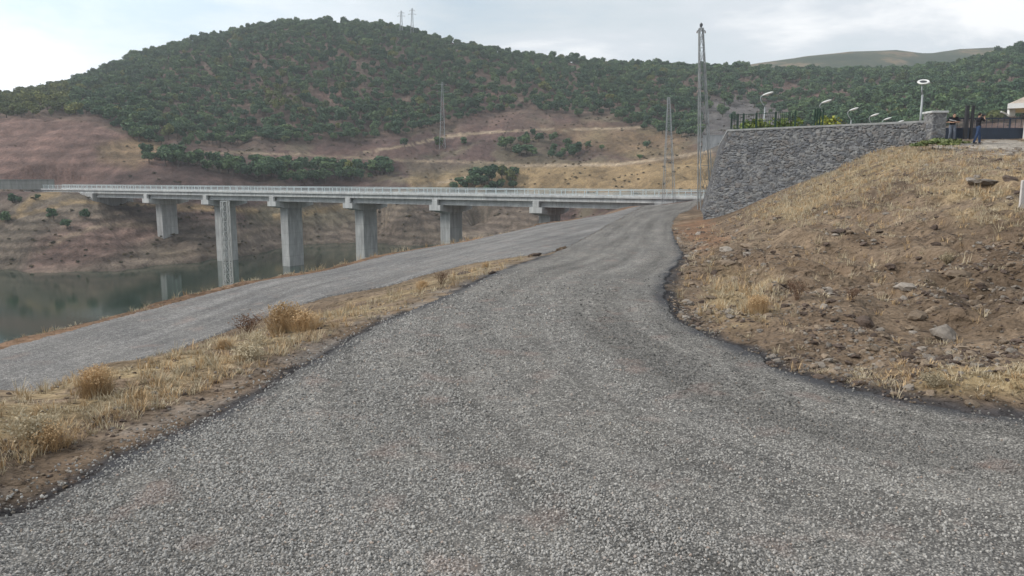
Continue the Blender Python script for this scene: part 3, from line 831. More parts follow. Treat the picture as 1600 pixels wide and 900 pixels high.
# outward normals must face the camera side
sgn = 1 if nor[2].y < 0 else -1
nor = [n * sgn for n in nor]
stp = .065; nt_ = int(Hh / stp)
colsV = []; arc = 0.0; arcs = []
for k in range(2):
    L = (path[k + 1] - path[k]).length; n = int(L / stp)
    for j in range(n + (k == 1)):
        t = j / n
        colsV.append((path[k].lerp(path[k + 1], t), nor[k].lerp(nor[k + 1], t), (nor[k].normalized() if 0 else (nor[k].lerp(nor[k + 1], t)).normalized()))); arcs.append(arc + t * L)
    arc += L
cp = np.array([c[0][:] for c in colsV]); cn = np.array([c[1][:] for c in colsV]); cu = np.array([c[2][:] for c in colsV]); arcs = np.array(arcs)
hh = np.arange(nt_ + 1) * stp
AA, HHg = np.meshgrid(arcs, hh)
wob = (fbm(AA * 1.6, HHg * 2.2, 91, 3) - .5) * .5
f1, f2, idr = voro((AA + wob * .7) / .29, (HHg + wob * .3) / .175, 7, .95)
joint = sst(.04, .16, f2 - f1)
disp = joint * .09 * (.6 + .8 * idr) + joint * .05 * (fbm(AA * 6, HHg * 6, 95, 3) - .5) + .05 * (fbm(AA * .5, HHg * .5, 96, 2) - .5)
off_ = BAT * HHg + disp
WX = cp[None, :, 0] + cn[None, :, 0] * (BAT * HHg) + cu[None, :, 0] * disp
WY = cp[None, :, 1] + cn[None, :, 1] * (BAT * HHg) + cu[None, :, 1] * disp
WZ = TOPZ - HHg + (HHg < .01) * .0
nH, nA = WX.shape
idw = np.arange(nH * nA).reshape(nH, nA)
fw = np.stack([idw[:-1, :-1], idw[1:, :-1], idw[1:, 1:], idw[:-1, 1:]], -1).reshape(-1, 4)
Vw = np.stack([WX, WY, WZ], -1).reshape(-1, 3)
ctab = np.array([(.145, .147, .152), (.185, .187, .19), (.115, .118, .125), (.22, .22, .218), (.17, .16, .155), (.135, .14, .152)])
sc = .84 * ctab[(idr * 5.99).astype(int)] * (.85 + .3 * _hash((idr * 1e5).astype(int), (idr * 77).astype(int), 3))[..., None]
sc = sc * joint[..., None] + np.array((.25, .257, .265)) * (1 - joint[..., None])
m = M('rubble_masonry', .9, .25); ca = m.attr('tint').outputs['Color']; pos = m.pos()
m.col(m.mixc(1.0, ca, m.ramp(m.noise(9, 5, .65, pos), [(.3, (.75,) * 3), (.7, (1.3,) * 3)]), 'MULTIPLY')); m.bump(m.noise(22, 4, .6, pos), .5, .02)
MAT_MASON = m.m
wall = empty('retaining_wall', (A.x, A.y, 0), 'tall battered dark rubble stone retaining wall beside the road', 'wall')
fc = mesh_np('stone_face', Vw - np.array([A.x, A.y, 0]), fw, MAT_MASON, wall, False, {'tint': ('POINT', 'FLOAT_COLOR', sc.reshape(-1, 3))})
# coping and back
mb = MB(); inn = []
for (a, b, na, nb_) in ((A0, A, nor[0], nor[1]), (A, B, nor[1], nor[2])):
    q = [a + na * .12, b + nb_ * .12, b - nb_ * .55, a - na * .55]
    mb.prism([(v.x - A.x, v.y - A.y) for v in q], TOPZ - .02, TOPZ + .10)
mb.build('coping', simple('coping_mortar', (.30, .31, .31), .9, .2, .3, 3), wall)
mb = MB()
for (a, b, na, nb_) in ((A0, A, nor[0], nor[1]), (A, B, nor[1], nor[2])):
    q = [a - na * .02, b - nb_ * .02, b - nb_ * .5, a - na * .5]
    mb.prism([(v.x - A.x, v.y - A.y) for v in q], -2.2, TOPZ - .03)
mb.build('wall_core', simple('back_mortar', (.25, .25, .25), .9, .2, .3, 3), wall)
# gate pillar: taller stone block that ends the wall
pc = (B + wxy(1470, 43.2)) / 2
pz1 = TOPZ + .47
def stone_block(name, cx, cy, sx, sy, z0, z1, par, rz=0):
    mbs = []; Vv = []; Ff = []; T = []; b0 = 0
    for (ux, uy, w_, ox, oy) in ((1, 0, sx, 0, -sy / 2), (0, 1, sy, sx / 2, 0), (-1, 0, sx, 0, sy / 2), (0, -1, sy, -sx / 2, 0)):
        n1_ = max(2, int(w_ / .05)); n2_ = int((z1 - z0) / .05)
        a_, h_ = np.meshgrid(np.linspace(-w_ / 2, w_ / 2, n1_), np.linspace(0, z1 - z0, n2_))
        f1, f2, idr = voro((a_ + ox * 7 + oy * 3) / .36, h_ / .22, 17, .9); j_ = sst(.05, .18, f2 - f1)
        ds = j_ * .04 * (.5 + idr) * (np.abs(a_) < w_ / 2 - .01)
        nx, ny = uy, -ux
        X_ = cx + ox + ux * a_ + nx * ds; Y_ = cy + oy + uy * a_ + ny * ds
        ids = np.arange(X_.size).reshape(X_.shape) + b0; b0 += X_.size
        Vv.append(np.stack([X_, Y_, z0 + h_], -1).reshape(-1, 3)); Ff.append(np.stack([ids[:-1, :-1], ids[:-1, 1:], ids[1:, 1:], ids[1:, :-1]], -1).reshape(-1, 4))
        c_ = ctab[(idr * 5.99).astype(int)] * 1.0; c_ = c_ * j_[..., None] + np.array((.27, .27, .27)) * (1 - j_[..., None]); T.append(c_.reshape(-1, 3))
    return mesh_np(name, np.concatenate(Vv), np.concatenate(Ff), MAT_MASON, par, False, {'tint': ('POINT', 'FLOAT_COLOR', np.concatenate(T))})
pil = empty('gate_pillar', (pc.x, pc.y, gz(pc.x, pc.y)), 'square grey stone gate pillar with flat cap at the end of the stone wall', 'pillar')
gp = gz(pc.x, pc.y)
stone_block('pillar_body', 0, 0, .80, .9, -.9, pz1 - gp, pil)
MB().box((0, 0, pz1 - gp + .05), (.94, 1.04, .12), bev=.02).build('pillar_cap', MAT_CONC, pil)

# yard behind the wall
yd = [A - nor[1] * .3, B - nor[2] * .3, wxy(1475, 46.5), Vector((44, 46.5)), Vector((90, 60)), Vector((90, 125)), Vector((34, 118)), A0 - nor[0] * .3]
tag(MB().prism([(v.x, v.y) for v in yd], 2.0, 4.22).build('yard', simple('yard_earth', (.25, .20, .15), .95, .1, .3, .5)), kind='structure')

# ================================================================== mesh fence on the wall
def panel_fence(pxs, Y, label, h=.95, zb=TOPZ + .08):
    pts = [wxy(p, Y(p)) for p in pxs]
    f = empty('mesh_fence', (pts[0].x, pts[0].y, zb), label, 'fence')
    o = Vector((pts[0].x, pts[0].y, 0))
    for p in pts:
        MB().box((p.x - o.x, p.y - o.y, h / 2), (.07, .07, h + .04)).build('fence_post', MAT_GREEN, f)
    for p, q_ in zip(pts[:-1], pts[1:]):
        mb = MB(); L = (q_ - p).length
        if L > 4: continue
        for k in range(int(L / .12)):
            t = p.lerp(q_, (k + .5) / int(L / .12)) - o.xy; mb.box((t.x, t.y, h / 2), (.018, .018, h - .05))
        for zz in (.06, h / 2, h - .06): mb.beam((p.x - o.x, p.y - o.y, zz), (q_.x - o.x, q_.y - o.y, zz), .03)
        mb.build('fence_panel', MAT_GREEN, f)
    return f
Yw = lambda px: np.interp(px, [1139, 1451], [52.2, 43.8])
panel_fence([1142, 1152, 1161, 1181, 1211, 1242], Yw, 'dark green mesh fence on the wall left of the leftmost lamp', 1.05)
panel_fence([1272, 1276, 1280, 1285], Yw, 'short close-set dark green fence panel on the wall beside the second lamp', 1.1)

# ================================================================== yard lamps
def yard_lamp(px, head_py, Y, label, group='bent-neck lamps behind the stone wall', ln=1.0):
    top = at(px, head_py, Y); zb = 4.22
    o = empty('yard_lamp', (top.x, Y, zb), label, 'lamp post', group)
    h = top.z - zb - .95
    mb = MB(); mb.tube([(0, 0, 0), (0, 0, h * .5), (0, 0, h)], [.075, .065, .05], 8); mb.box((0, 0, .02), (.3, .3, .04)); mb.build('pole', MAT_STEEL, o, True)
    MB().tube([(0, 0, h - .02), (-.10, 0, h + .16), (-.30, 0, h + .42), (-.36, 0, h + .62), (-.30, 0, h + .78), (-.10, 0, h + .90)], .034, 8).build('arm', MAT_STEEL, o, True)
    mt = Matrix.Rotation(math.radians(-18), 3, 'Y')
    hd = MB().ball((.18, 0, h + .98), (.44, .15, .085), 12, 8, mt).build('lamp_head', MAT_WHITE, o, True)
    MB().ball((.22, 0, h + .95), (.30, .11, .07), 10, 6, mt).build('lens', MAT_LENS, hd, True)
    return o
yard_lamp(1196, 147, 57, 'tallest bent-neck lamp post, leftmost above the stone wall')
for k, (px, py, Y, lb) in enumerate(((1288, 159, 63, 'second bent-neck lamp post from the left, beside the close-set fence panel'),
                      (1331, 171, 69, 'third bent-neck lamp post from the left above the stone wall'),
                      (1364, 180, 75, 'fourth bent-neck lamp post from the left above the stone wall'),
                      (1384, 186, 80, 'fifth bent-neck lamp head just clearing the wall top'),
                      (1404, 190.5, 84, 'farthest and lowest bent-neck lamp head, barely above the wall'))):
    yard_lamp(px, py, Y, lb)
tp = at(1443, 128, 46.5)
o = empty('street_lamp', (tp.x, tp.y, 4.22), 'tall grey lamp post with round white ring head near the gate pillar', 'lamp post')
h = tp.z - 4.22
MB().tube([(0, 0, 0), (0, 0, h - .75)], [.08, .06], 8).build('pole', MAT_STEEL, o, True)
MB().tube([(0, 0, h - .78), (-.07, 0, h - .5), (-.06, 0, h - .15)], .04, 8).build('neck', MAT_STEEL, o, True)
mb = MB(); mtr = Matrix.Rotation(math.radians(-12), 3, 'Y') @ Matrix.Rotation(math.radians(26), 3, 'X')
R_, r_ = .27, .075
vs = []; fs = []
for i in range(24):
    for j in range(8):
        a, b_ = 2 * math.pi * i / 24, 2 * math.pi * j / 8
        v = mtr @ Vector(((R_ + r_ * math.cos(b_)) * math.cos(a), (R_ + r_ * math.cos(b_)) * math.sin(a), .6 * r_ * math.sin(b_)))
        vs.append(v + Vector((0, 0, h))); fs.append((i * 8 + j, ((i + 1) % 24) * 8 + j, ((i + 1) % 24) * 8 + (j + 1) % 8, i * 8 + (j + 1) % 8))
hd = mb.add(vs, fs).build('lamp_head', MAT_WHITE, o, True)
MB().ball((0, 0, h), (.21, .21, .04), 14, 6, mtr).build('lens', MAT_BLACK, hd, True)

# ================================================================== gate, hut
GY_ = 46.0
gl = at(1471, 219, GY_); gr_ = at(1680, 219, GY_)
g0 = gz(gl.x, GY_)
gate = empty('sliding_gate', (gl.x, GY_, g0), 'long navy sliding gate with solid lower panel behind the two people', 'gate')
L = gr_.x - gl.x
MB().box((L / 2, 0, .36), (L, .05, .58)).build('lower_panel', MAT_NAVY, gate)
mb = MB(); mb.box((L / 2, 0, .68), (L, .08, .07)); mb.box((L / 2, 0, 1.28), (L, .07, .06)); mb.box((L / 2, 0, .05), (L, .08, .08))
for k in range(5): mb.box((.04 + k * (L - .08) / 4, 0, .66), (.07, .075, 1.24))
mb.build('gate_frame', MAT_NAVY, gate)
for k in range(int(L / .35)): MB().box((.17 + k * .35, 0, .98), (.022, .022, .55)).build('gate_bar', MAT_NAVY, gate)
def post(px, py0, w_, label):
    p = at(px, 221, 45.6); z0 = gz(p.x, 45.6); tz = at(px, py0, 45.6).z
    o = empty('gate_post', (p.x, 45.6, z0), label, 'post')
    MB().box((0, 0, (tz - z0) / 2), (w_, w_, tz - z0)).build('post_shaft', MAT_BLACK, o)
    MB().box((0, 0, tz - z0 + .02), (w_ + .03, w_ + .03, .03)).build('post_cap', MAT_BLACK, o)
post(1471, 179, .12, 'dark steel gate post against the stone pillar')
post(1507, 166, .17, 'thicker of the two tall dark posts between the people')
post(1516, 166, .13, 'thinner of the two tall dark posts between the people')

hz = 4.22
ec = at(1576, 158, 46.0)                       # front left corner of the eave
HR = math.radians(-36)
hut = empty('guard_hut', (ec.x, ec.y, hz), 'cream guard hut with wide hipped roof behind the gate at the right edge', 'hut', rz=HR)
ez = at(1584, 163, 46.4).z - hz; WX_, DY_ = 5.0, 4.2
rz_ = ez + 1.15
mb = MB().add([(0, 0, ez), (WX_, 0, ez), (WX_, DY_, ez), (0, DY_, ez), (2.0, DY_ / 2, rz_), (WX_ - 2.0, DY_ / 2, rz_)],
              [(0, 1, 5, 4), (1, 2, 5), (2, 3, 4, 5), (3, 0, 4)])
rf = mb.build('roof', MAT_ROOF, hut)
mb = MB()
for (a, b_) in (((0, 0), (WX_, 0)), ((WX_, 0), (WX_, DY_)), ((WX_, DY_), (0, DY_)), ((0, DY_), (0, 0))):
    mb.beam((a[0], a[1], ez - .14), (b_[0], b_[1], ez - .14), .06, .30)
mb.build('fascia', MAT_WHITE, rf)
MB().add([(.04, .04, ez - .24), (WX_ - .04, .04, ez - .24), (WX_ - .04, DY_ - .04, ez - .24), (.04, DY_ - .04, ez - .24)], [(3, 2, 1, 0)]).build('soffit', MAT_CREAM, rf)
MB().box((WX_ / 2 + .25, DY_ / 2 + .25, (ez - .26) / 2), (3.4, 2.9, ez - .26)).build('wall', MAT_CREAM, hut)
wy_ = DY_ / 2 + .25 - 1.45
wn_ = MB().box((2.3, wy_ - .03, 1.35), (1.9, .08, 1.1)).build('window', MAT_GLASSD, hut)
mb = MB()
for dx_, w_ in ((-.98, .08), (.0, .05), (.98, .08)): mb.box((2.3 + dx_, wy_ - .08, 1.35), (w_, .06, 1.2))
for dz_ in (-.58, .58): mb.box((2.3, wy_ - .085, 1.35 + dz_), (2.04, .06, .08))
mb.build('window_frame', MAT_WHITE, wn_)
MB().box((.95, .35, (ez - .26) / 2), (.17, .17, ez - .26)).build('column', MAT_WHITE, hut)
fl = at(1578, 176, 46.6)
o = empty('floodlight', fl, 'white box floodlight hanging under the left eave of the guard hut', 'floodlight')
MB().box((.08, 0, 0), (.36, .22, .46), bev=.05).build('housing', MAT_WHITE, o)
MB().beam((-.10, 0, -.12), (-.55, 0, .06), .08).build('arm', MAT_WHITE, o)
MB().beam((.14, 0, .2), (.14, 0, ez + hz - fl.z - .28), .04).build('bracket', MAT_STEEL, o)

# small concrete wall on the slope left of the stone wall
gx_, gy_, gz_ = on_ground_px(1104, 234, 100, 420); p0 = at(1098, 221, gy_); p1 = at(1150, 221, gy_ - 4); z0 = min(gz(p0.x, gy_), gz(p1.x, gy_)); d = p1 - p0
mb = MB(); tz = at(1110, 212, gy_).z
mb.box(((p0.x + p1.x) / 2, gy_ - 2, (tz + z0) / 2 - 1), (d.xy.length, .5, tz - z0 + 2), math.atan2(d.y, d.x))
mb.box(((p0.x + p1.x) / 2, gy_ - 2, tz + .06), (d.xy.length + .1, .7, .14), math.atan2(d.y, d.x))
tag(mb.build('concrete_wall', concrete('pale_concrete', (.26, .275, .29))), 'pale grey concrete wall on the slope just left of the tall stone wall', 'wall')

# ================================================================== lattice masts
def lattice(name, base, top, wb, wt, n, leg, label, group=None, mat=MAT_STEEL, arms=(), cap=True, cat='pylon', dens=1.5):
    base = Vector(base); top = Vector(top); ax_ = top - base
    o = empty(name, base, label, cat, group)
    cs = ((-1, -1), (1, -1), (1, 1), (-1, 1))
    def cpt(k, t): w_ = (wb + (wt - wb) * t) / 2; return ax_ * t + Vector((cs[k][0] * w_, cs[k][1] * w_, 0))
    for k in range(4): MB().beam(cpt(k, 0), cpt(k, 1), leg).build('leg', mat, o)
    mb = MB(); ts = [0]; w_ = wb; tt = 0
    H_ = ax_.length
    while tt < 1:
        tt += max(.015, (wb + (wt - wb) * tt) * dens / H_); ts.append(min(tt, 1))
    for a, b_ in zip(ts[:-1], ts[1:]):
        for k in range(4):
            k2 = (k + 1) % 4
            mb.beam(cpt(k, a), cpt(k2, b_), leg * .42); mb.beam(cpt(k2, a), cpt(k, b_), leg * .42)
            mb.beam(cpt(k, b_), cpt(k2, b_), leg * .42)
    mb.build('bracing', mat, o)
    for (t, half) in arms:
        c = ax_ * t; am = MB(); w_ = (wb + (wt - wb) * t) / 2
        am.beam(c + Vector((-half, 0, 0)), c + Vector((half, 0, 0)), leg * .9)
        am.beam(c + Vector((-half, 0, 0)), c + Vector((-w_, 0, half * .35)), leg * .6); am.beam(c + Vector((half, 0, 0)), c + Vector((w_, 0, half * .35)), leg * .6)
        ar = am.build('cross_arm', mat, o)
        for sx in (-1, 1):
            ins = MB()
            for q in range(3): ins.ball(c + Vector((sx * half * .94, 0, -leg - .07 * q * (leg / .1))), (leg * .9, leg * .9, leg * .5), 8, 4)
            ins.build('insulator', MAT_INSUL, ar)
    return o
MAT_MAST = simple('mast_steel', (.26, .275, .28), .6, .4, .3, 2, .3)
b = at(1103, 322, 76); t = at(1095.5, 44, 76); b.z = gz(b.x, 76) - .3
mast = lattice('lattice_mast', b, t, 1.30, .36, 16, .075, 'tallest lattice mast, standing by the road at the left end of the stone wall', None, MAT_MAST, ((.985, .42),), cat='mast', dens=3.6)
hh_ = t - b
MB().tube([hh_, hh_ + Vector((0, 0, .5))], .06, 8).build('top_spike', MAT_DARKSTEEL, mast)
mb = MB(); mb.box(hh_ + Vector((.0, 0, .28)), (.24, .24, .30), bev=.04); mb.build('junction_box', MAT_DARKSTEEL, mast)
b = at(1045, 320, 104); t = at(1045, 152, 104); b.z = gz(b.x, 104) - .3
lattice('lattice_mast', b, t, 1.6, .26, 12, .055, 'pale lattice mast standing in front of the right end of the bridge', None, MAT_STEEL, (), cat='mast')
X_, Y_ = us(352, 400)[0] * 40, 40
b = Vector((X_, Y_, gz(X_, Y_) - .3)); t = at(351, 314, 40)
lattice('lattice_mast', b, t, .46, .34, 12, .045, 'light grey lattice mast rising from the lake bank before a bridge pier', None, simple('pale_galvanised', (.5, .53, .53), .5, .4, .15, 3, .3), (), cat='mast')
b = at(691, 208, 290); b.z = gz(b.x, 290) - .3; t = at(691, 128, 290)
lattice('power_pylon', b, t, 2.2, .4, 10, .075, 'thin lattice pylon at the foot of the wooded hill', None, MAT_STEEL, ((.86, 2.4), (.96, 1.8)))
for px, ty, Y, lb in ((627, 17, 462, 'left one of two faint pylons on the hill ridge'), (644, 13, 462, 'right one of two faint pylons on the hill ridge')):
    b = at(px, 60, Y); b.z = gz(b.x, Y) - .5; t = at(px, ty, Y)
    lattice('power_pylon', b, t, 2.0, .5, 8, .13, lb, 'pylons on the ridge', MAT_STEEL, ((.80, 2.3), (.92, 1.7)))

# white marker post at the right edge
x, y, z = on_ground_px(1598, 326)
o = empty('marker_post', (x, y, z), 'white marker post at the right edge of the spoil bank', 'post')
hp = (326 - 283) / F * y
MB().box((0, 0, hp / 2 - .05), (.17, .06, hp + .1), bev=.015).build('post_shaft', simple('dirty_white', (.55, .52, .50), .7, .3, .2, 6), o)
MB().tube([(-.02, .0, hp - .02), (-.02, 0, hp + .12)], .012, 6).build('wire_end', MAT_STEEL, o)

# ================================================================== people
SKIN = simple('skin', (.42, .25, .17), .6, .4, .08, 8); HAIR = simple('dark_hair', (.012, .010, .009), .6, .4, .2, 20)
DARKSH = simple('black_cotton', (.018, .018, .024), .9, .2, .2, 12); JEAN = simple('blue_denim', (.035, .06, .125), .9, .2, .25, 14)
JEANL = simple('faded_denim', (.13, .15, .19), .9, .2, .25, 14); SHOE = simple('black_shoe', (.02, .02, .02), .6, .4, .1, 10); STRAP = simple('grey_cloth', (.42, .42, .44), .85, .2, .1, 8)
def remesh(o, vox):
    md = o.modifiers.new('union', 'REMESH'); md.mode = 'VOXEL'; md.voxel_size = vox; md.use_smooth_shade = True
    return o
def limb(mb, pts, rad, n=12):
    mb.tube(pts, rad, n)
    for p, r in zip(pts, rad): mb.ball(p, r, n, 8)
def person(loc, rz, J, label, shirt, jean, bag=None):
    """J: joints in local space, +Y is where the person faces"""
    o = empty('person', loc, label, 'person', rz=rz)
    V_ = lambda k: Vector(J[k])
    mb = MB()
    hd = V_('head'); nk = V_('neck'); ch = V_('chest'); pv = V_('pelvis')
    fd = Vector(J.get('look', (0, 1, 0))).normalized()
    mb.ball(hd, (.075, .092, .115), 14, 10); mb.ball(hd + fd * .03 + Vector((0, 0, -.06)), (.055, .06, .06), 10, 8)
    mb.ball(hd + fd * .10 + Vector((0, 0, -.015)), (.013, .02, .022), 8, 6)
    side = fd.cross(Vector((0, 0, 1))).normalized()
    for s_ in (-1, 1):
        mb.ball(hd + side * s_ * .078, (.014, .022, .032), 8, 6)
    limb(mb, [hd + Vector((0, -.01, -.06)), nk], [.052, .058])
    mb.ball(ch, (.165, .105, .15), 14, 10); mb.ball((ch + pv) / 2, (.135, .095, .17), 14, 10); mb.ball(pv, (.155, .105, .12), 14, 10)
    for s_ in ('L', 'R'):
        sh, el, wr = V_('sh' + s_), V_('el' + s_), V_('wr' + s_)
        limb(mb, [sh, (sh + el) / 2, el, (el + wr) / 2, wr], [.055, .048, .040, .036, .026])
        hdv = Vector(J['hand' + s_]).normalized(); sv = hdv.cross(Vector((0, 0, 1)));
        if sv.length < .1: sv = Vector((1, 0, 0))
        sv.normalize(); up_ = sv.cross(hdv)
        palm = wr + hdv * .05
        mb.ball(palm, .036, 10, 6)
        for q, ln in enumerate((.065, .078, .072, .055)):
            b0_ = palm + sv * (q - 1.5) * .019 + hdv * .02
            limb(mb, [b0_, b0_ + hdv * ln * .55, b0_ + hdv * ln * .8 - up_ * ln * .35], [.0095, .009, .008], 6)
        tb = wr + hdv * .03 - sv * .03; limb(mb, [tb, tb - sv * .025 + hdv * .03, tb - sv * .025 + hdv * .055 - up_ * .01], [.011, .010, .009], 6)
        hp_, kn, an = V_('hip' + s_), V_('kn' + s_), V_('an' + s_)
        limb(mb, [hp_, (hp_ + kn) / 2, kn, (kn * .6 + an * .4), an], [.085, .073, .055, .054, .036])
        limb(mb, [an, an + Vector(J.get('foot' + s_, (0, .15, -.04)))], [.036, .03])
    body = remesh(mb.build('body', SKIN, o, True), .009)
    e = 1.0
    hb = MB(); hb.ball(hd + Vector((0, 0, .022)) - fd * .018, (.084, .094, .108), 14, 10); remesh(hb.build('hair', HAIR, body, True), .014)
    for s_ in (-1, 1):
        MB().ball(hd + side * s_ * .028 + fd * .083 + Vector((0, 0, .008)), .010, 8, 6).build('eye', HAIR, body, True)
    s2 = MB(); s2.ball(ch, (.185, .125, .16), 14, 10); s2.ball((ch + pv) / 2, (.158, .118, .18), 14, 10); s2.ball(pv + Vector((0, 0, .03)), (.168, .125, .10), 14, 10); s2.ball(nk + Vector((0, 0, -.04)), (.085, .08, .05), 12, 8)
    for s_ in ('L', 'R'):
        sh, el = V_('sh' + s_), V_('el' + s_); limb(s2, [sh, (sh + el) / 2, el.lerp(sh, .12)], [.072, .066, .060]); limb(s2, [ch + Vector((0, 0, .08)), sh], [.09, .075])
    remesh(s2.build('shirt', shirt, o, True), .014)
    s3 = MB(); s3.ball(pv + Vector((0, 0, -.02)), (.168, .12, .12), 14, 10)
    for s_ in ('L', 'R'):
        hp_, kn, an = V_('hip' + s_), V_('kn' + s_), V_('an' + s_); limb(s3, [hp_, (hp_ + kn) / 2, kn, (kn + an) / 2, an + Vector((0, 0, .02))], [.100, .088, .072, .068, .062])
    remesh(s3.build('trousers', jean, o, True), .014)
    for s_ in ('L', 'R'):
        an = V_('an' + s_); s4 = MB(); limb(s4, [an + Vector((0, -.03, -.035)), an + Vector(J.get('foot' + s_, (0, .15, -.04))) * 1.05 + Vector((0, 0, -.002))], [.045, .038])
        remesh(s4.build('shoe', SHOE, o, True), .012)
    if bag: bag(o)
    return o
# right: taking a photograph towards the right, feet apart
p = at(1526, 229.5, 43.5); zz = gz(p.x, 43.5)
JR = dict(head=(0, .03, 1.63), neck=(0, .0, 1.47), chest=(0, -.01, 1.30), pelvis=(0, 0, .96), look=(0, 1, 0),
          shL=(-.19, .0, 1.41), elL=(-.20, .20, 1.28), wrL=(-.06, .30, 1.52), handL=(.5, .35, .35), shR=(.19, 0, 1.41), elR=(.22, .18, 1.26), wrR=(.08, .26, 1.50), handR=(-.4, .4, .45),
          hipL=(-.09, .03, .92), knL=(-.10, .19, .52), anL=(-.11, .24, .085), hipR=(.09, -.03, .92), knR=(.11, -.14, .50), anR=(.12, -.30, .085))
person((p.x, 43.5, zz), math.radians(-82), JR, 'person in black shirt and blue jeans standing sideways raising a camera', DARKSH, JEAN)
rzp = math.radians(-82)
cpz = Matrix.Rotation(rzp, 4, 'Z') @ Vector((0.0, .22, 1.60))
cam_o = empty('camera_body', (p.x + cpz.x, 43.5 + cpz.y, zz + cpz.z), 'black camera held up to the face of the standing person', 'camera', rz=rzp)
MB().box((0, 0, 0), (.15, .08, .10), bev=.015).build('housing', MAT_BLACK, cam_o)
MB().tube([(0, .03, -.005), (0, .17, -.005), (0, .18, -.005)], [.042, .045, .040], 14).build('lens', MAT_BLACK, cam_o, True)
MB().box((0, -.01, .065), (.05, .05, .035), bev=.01).build('viewfinder', MAT_BLACK, cam_o)
# left: head bowed over something held in both hands
p = at(1486, 226, 45.0); zz = gz(p.x, 45.0)
JL = dict(head=(0, .17, 1.46), neck=(0, .07, 1.36), chest=(0, .02, 1.22), pelvis=(0, -.03, .92), look=(0, .75, -.6),
          shL=(-.19, .05, 1.32), elL=(-.33, .10, 1.08), wrL=(-.10, .28, 1.06), handL=(.7, .3, .1), shR=(.19, .05, 1.32), elR=(.34, .08, 1.08), wrR=(.10, .28, 1.04), handR=(-.7, .3, .1),
          hipL=(-.09, -.02, .88), knL=(-.12, .05, .49), anL=(-.14, .0, .085), hipR=(.09, -.02, .88), knR=(.11, .04, .49), anR=(.12, -.03, .085))
def bag(o):
    MB().tube([(-.20, .06, 1.02), (-.08, .165, 1.14), (.06, .17, 1.16), (.24, .10, 1.22)], [.028, .03, .03, .028], 8).build('scarf', STRAP, o, True)
person((p.x, 45.0, zz), math.radians(168), JL, 'person in black top and faded jeans with bowed head beside the gate', DARKSH, JEANL, bag)
# ================================================================== scatter helper (stuff only)
def gn_scatter(name, pts, rot, scl, idx, sources, label, cat, extra_attr=None):
    """sources: list of lists of mesh objects; one variant per entry"""
    me = bpy.data.meshes.new(name); me.vertices.add(len(pts)); me.vertices.foreach_set('co', np.asarray(pts, np.float32).ravel())
    for k, t, a, f in (('rot', 'FLOAT_VECTOR', rot, 'vector'), ('scl', 'FLOAT_VECTOR', scl, 'vector'), ('idx', 'INT', idx, 'value')):
        at_ = me.attributes.new(k, t, 'POINT'); at_.data.foreach_set(f, np.asarray(a, np.int32 if t == 'INT' else np.float32).ravel())
    for k, a in (extra_attr or {}).items(): me.attributes.new(k, 'FLOAT', 'POINT').data.foreach_set('value', np.asarray(a, np.float32))
    o = link(bpy.data.objects.new(name, me)); tag(o, label, cat, kind='stuff')
    ng = bpy.data.node_groups.new(name, 'GeometryNodeTree')
    ng.interface.new_socket('Geometry', in_out='INPUT', socket_type='NodeSocketGeometry'); ng.interface.new_socket('Geometry', in_out='OUTPUT', socket_type='NodeSocketGeometry')
    N = ng.nodes.new; Lk = ng.links.new
    gi = N('NodeGroupInput'); go = N('NodeGroupOutput'); iop = N('GeometryNodeInstanceOnPoints'); jn = N('GeometryNodeJoinGeometry')
    for var in sources:
        vj = N('GeometryNodeJoinGeometry')
        for so in var:
            oi = N('GeometryNodeObjectInfo'); oi.inputs['Object'].default_value = so; oi.transform_space = 'ORIGINAL'
            Lk(oi.outputs['Geometry'], vj.inputs[0])
        g2 = N('GeometryNodeGeometryToInstance'); Lk(vj.outputs[0], g2.inputs[0]); Lk(g2.outputs[0], jn.inputs[0])
    def na(nm, ty):
        n = N('GeometryNodeInputNamedAttribute'); n.data_type = ty; n.inputs['Name'].default_value = nm; return n.outputs['Attribute']
    e2r = N('FunctionNodeEulerToRotation'); Lk(na('rot', 'FLOAT_VECTOR'), e2r.inputs[0])
    Lk(gi.outputs[0], iop.inputs['Points']); Lk(jn.outputs[0], iop.inputs['Instance']); iop.inputs['Pick Instance'].default_value = True
    Lk(na('idx', 'INT'), iop.inputs['Instance Index']); Lk(e2r.outputs[0], iop.inputs['Rotation']); Lk(na('scl', 'FLOAT_VECTOR'), iop.inputs['Scale'])
    Lk(iop.outputs[0], go.inputs[0])
    md = o.modifiers.new('scatter', 'NODES'); md.node_group = ng
    return o

# ================================================================== trees
def foliage_mat(name, c1, c2, c3):
    m = M(name, .75, .2); oi = m.n('ShaderNodeObjectInfo'); lf = m.attr('leaf').outputs['Fac']
    c = m.ramp(lf, [(0, c1), (.55, c2), (1, c3)])
    c = m.mixc(1.0, c, m.ramp(oi.outputs['Random'], [(0, (.60, .70, .74)), (.5, (1.0, 1.0, 1.0)), (1, (1.45, 1.28, 1.05))]), 'MULTIPLY')
    m.col(c); return m.m
FOL = foliage_mat('oak_leaves', (.040, .078, .045), (.074, .136, .070), (.135, .20, .100))
FOL_L = foliage_mat('pale_leaves', (.070, .095, .035), (.125, .155, .055), (.19, .21, .08))
FOL_Y = foliage_mat('hedge_leaves', (.10, .14, .025), (.20, .24, .05), (.30, .33, .08))
FOL_W = foliage_mat('weed_leaves', (.07, .10, .04), (.12, .16, .06), (.24, .27, .14))
BARK = simple('bark', (.10, .085, .07), .95, .1, .3, 8)
